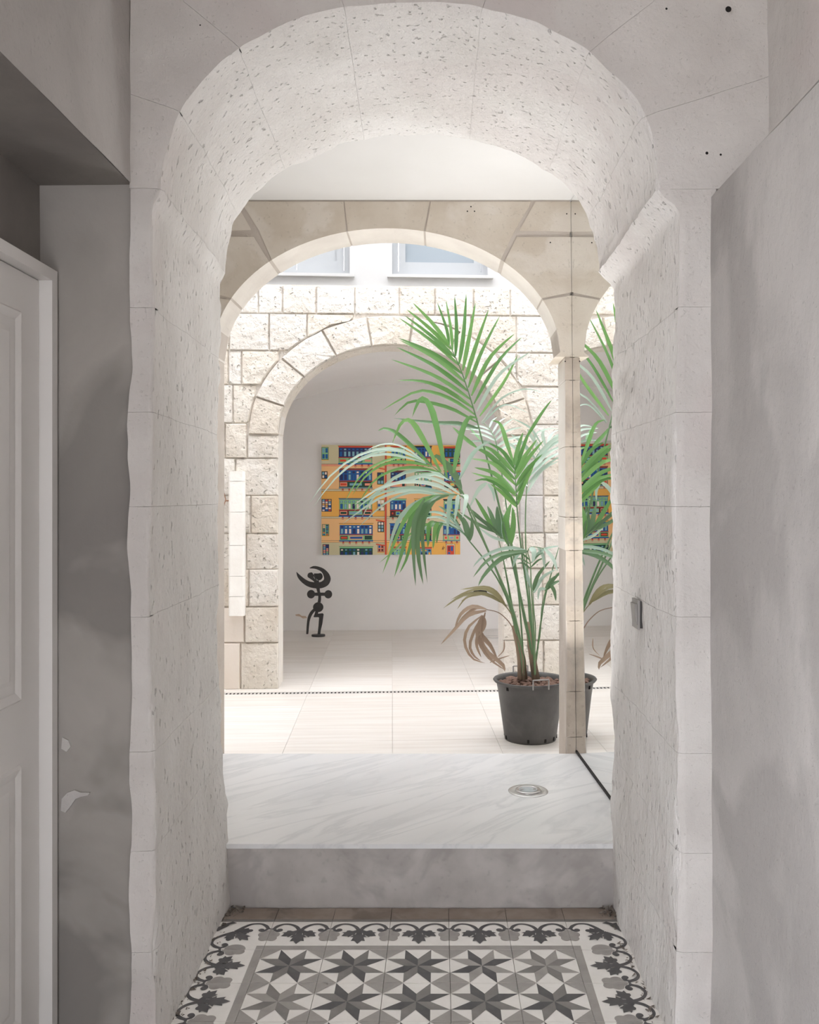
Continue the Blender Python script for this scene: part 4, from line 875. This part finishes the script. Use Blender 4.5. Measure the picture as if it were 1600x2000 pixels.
# low frond in front, drooping both ways
frond([(1050,1290),(1042,1210),(1038,1150),(1036,1100),(1031,1078),(1040,1068),(1066,1072)], -.1, -.22, .0055, .002,
 [([(1030,1076),(1000,1070),(968,1076),(939,1091),(924,1108)],8,'leaf_pale_sheen'),([(1030,1076),(985,1081),(951,1096),(924,1128)],9,'leaf_dark'),([(1031,1077),(995,1084),(968,1100),(945,1125),(934,1145)],11,'leaf_dark'),([(1031,1077),(1012,1083),(1002,1108)],10,'leaf_pale_sheen'),([(1035,1070),(1043,1078),(1040,1100)],12,'leaf_pale_sheen'),([(1050,1069),(1060,1084),(1064,1112)],9,'leaf_pale_sheen'),([(1063,1071),(1080,1091),(1089,1116)],9,'leaf_pale_sheen'),([(1039,1098),(1061,1074),(1094,1066)],8,'leaf_pale_sheen'),
  ([(1036,1095),(1020,1082),(1004,1080)],4),([(1036,1102),(1018,1092),(1004,1092)],4),([(1036,1110),(1022,1100),(1010,1101)],4),([(1037,1100),(1050,1086),(1062,1080)],4),([(1037,1108),(1052,1094),(1066,1090)],4)], 'leaf_dark', ld=(-.16,.05))
frond([(1053,1292),(1055,1240),(1058,1190),(1065,1157),(1075,1141)], -.05, -.1, .0045, .0018,
 [([(1065,1155),(1076,1134),(1096,1120)],8),([(1068,1152),(1083,1139),(1096,1134)],8),([(1075,1141),(1083,1155),(1086,1174)],8),([(1066,1150),(1054,1152),(1051,1172)],7,'leaf_pale_sheen'),([(1070,1146),(1085,1128),(1100,1112)],7)], 'leaf_dark', ld=(-.05,.05))
frond([(1049,1292),(1046,1230),(1043,1190),(1041,1152)], -.04, -.08, .0045, .0022,
 [([(1041,1154),(1052,1123),(1075,1095)],9,'leaf_dark'),([(1041,1154),(1030,1125),(1024,1102)],8,'leaf_pale_sheen'),([(1043,1158),(1060,1128),(1086,1112)],8,'leaf_pale_sheen'),([(1041,1156),(1034,1138),(1022,1125)],6,'leaf_pale_sheen')], 'leaf_dark', ld=(-.05,.05))
# withered fronds
frond([(1028,1280),(1012,1225),(998,1198),(988,1184),(980,1174)], -.06, -.14, .005, .002,
 [([(988,1184),(968,1158),(945,1147),(898,1152)],10),([(984,1179),(947,1160),(905,1163),(866,1188)],9),([(944,1161),(912,1167),(893,1190)],4),([(982,1176),(950,1152),(915,1155),(880,1172)],6),([(960,1165),(925,1160),(900,1175)],4)], 'leaf_olive', 'leaf_olive', ld=(-.08,.04))
frond([(1026,1290),(1014,1255),(1003,1230),(992,1212),(973,1196),(948,1190)], -.1, -.2, .0045, .0022,
 [([(950,1190),(923,1185),(900,1200),(888,1228)],9),([(950,1193),(915,1202),(887,1231),(861,1259)],10),([(942,1202),(915,1226),(908,1257),(923,1286),(948,1295)],7),([(944,1202),(929,1228),(918,1260),(926,1281),(940,1291)],7),([(942,1202),(934,1234),(947,1270),(981,1297),(986,1312)],13),
  ([(944,1205),(936,1234),(957,1260),(972,1288)],12),([(947,1207),(945,1226),(935,1242)],9),([(957,1294),(978,1286),(997,1280)],4),([(934,1234),(931,1260),(940,1284)],7),([(950,1190),(930,1188),(905,1206),(893,1222)],8),([(948,1196),(938,1250),(955,1285),(985,1308)],8),([(985,1250),(984,1270),(970,1285)],3)], 'leaf_dead', 'leaf_dead', ld=(-.06,.03))
# further bare stems
for pts, d in (([(1046,1300),(1062,1180),(1080,1110),(1092,1068)], .05), ([(1018,1290),(1000,1180),(985,1100),(972,1045)], .06), ([(1040,1290),(1030,1150),(1020,1050)], .04), ([(1012,1270),(995,1160),(985,1105)], .06)):
    c = [rel(p) for p in spline(R3(pts, d), 10)]; pmk(MB().tube(c, [.006-.0004*i for i in range(11)], 6), 'stem', 'leaf_stem', smooth=True)
# bark nuggets, each its own object
base = []
for v in range(5):
    bm = bmesh.new(); bmesh.ops.create_icosphere(bm, subdivisions=1, radius=1)
    for vv in bm.verts: vv.co *= 1+.35*noise.noise(vv.co*1.3+Vector((v*7,0,0)))
    me = bpy.data.meshes.new('bark_nugget'); bm.to_mesh(me); bm.free(); me.materials.append(MATS['bark']); base.append(me)
br = random.Random(11); k = 0; spots = []
while len(spots) < 64 and k < 6000:
    k += 1; a = br.uniform(0, 2*math.pi); r = (rt-.028)*math.sqrt(br.random()); x, y = r*math.cos(a), r*math.sin(a)
    if all((x-u)**2+(y-v)**2 > .029**2 for u, v in spots): spots.append((x, y))
for x, y in spots:
    s_ = br.uniform(.0155, .0235); o = bpy.data.objects.new('bark_nugget', base[br.randrange(5)])
    o.location = (PXc+x, PY+y, ZC+hp-.036+s_*.55); o.rotation_euler = (br.uniform(-.3,.3), br.uniform(-.3,.3), br.uniform(0,6)); o.scale = (s_*1.25, s_*.9, s_*.72)
    link(o, None, 'reddish brown bark nugget covering the soil of the palm pot', 'bark nugget', 'bark nuggets in the palm pot')
# ------------------------------------------------------------------ light switch on the right reveal
sz = EYE-(1198-VY)*2.80/F; sy = 2.80
sw = empty('light_switch', (JR-.004, sy, sz), label='grey rocker light switch on the whitewashed reveal', cat='light switch')
MB().box(-.006, .012, -.040, .040, -.041, .041).obj('back_box', 'switch_dark', sw)
MB().box(-.012, -.006, -.043, .043, -.0445, .0445).obj('cover_plate', 'switch_grey', sw)
MB().add([(-.012,-.030,-.032),(-.012,.030,-.032),(-.012,.030,.032),(-.012,-.030,.032),(-.014,-.030,-.032),(-.014,.030,-.032),(-.020,.030,.032),(-.020,-.030,.032)], [(0,3,2,1),(4,5,6,7),(0,1,5,4),(1,2,6,5),(2,3,7,6),(3,0,4,7)]).obj('rocker', 'switch_grey', sw)
# fixing holes in the front wall
for x, y, r in ((1423,18,.008),(1302,17,.003),(1381,299,.004),(1408,302,.003),(391,49,.002)):
    p = P(x, y, YF-.014); MB().lathe([(0,0),(r,0)], n=12).obj('fixing_hole', 'black_hole', wall_front).matrix_world = Matrix.Translation(p) @ Matrix.Rotation(math.pi/2, 4, 'X')
print('leaflets', NLEAF[0], 'objects', len(bpy.data.objects))
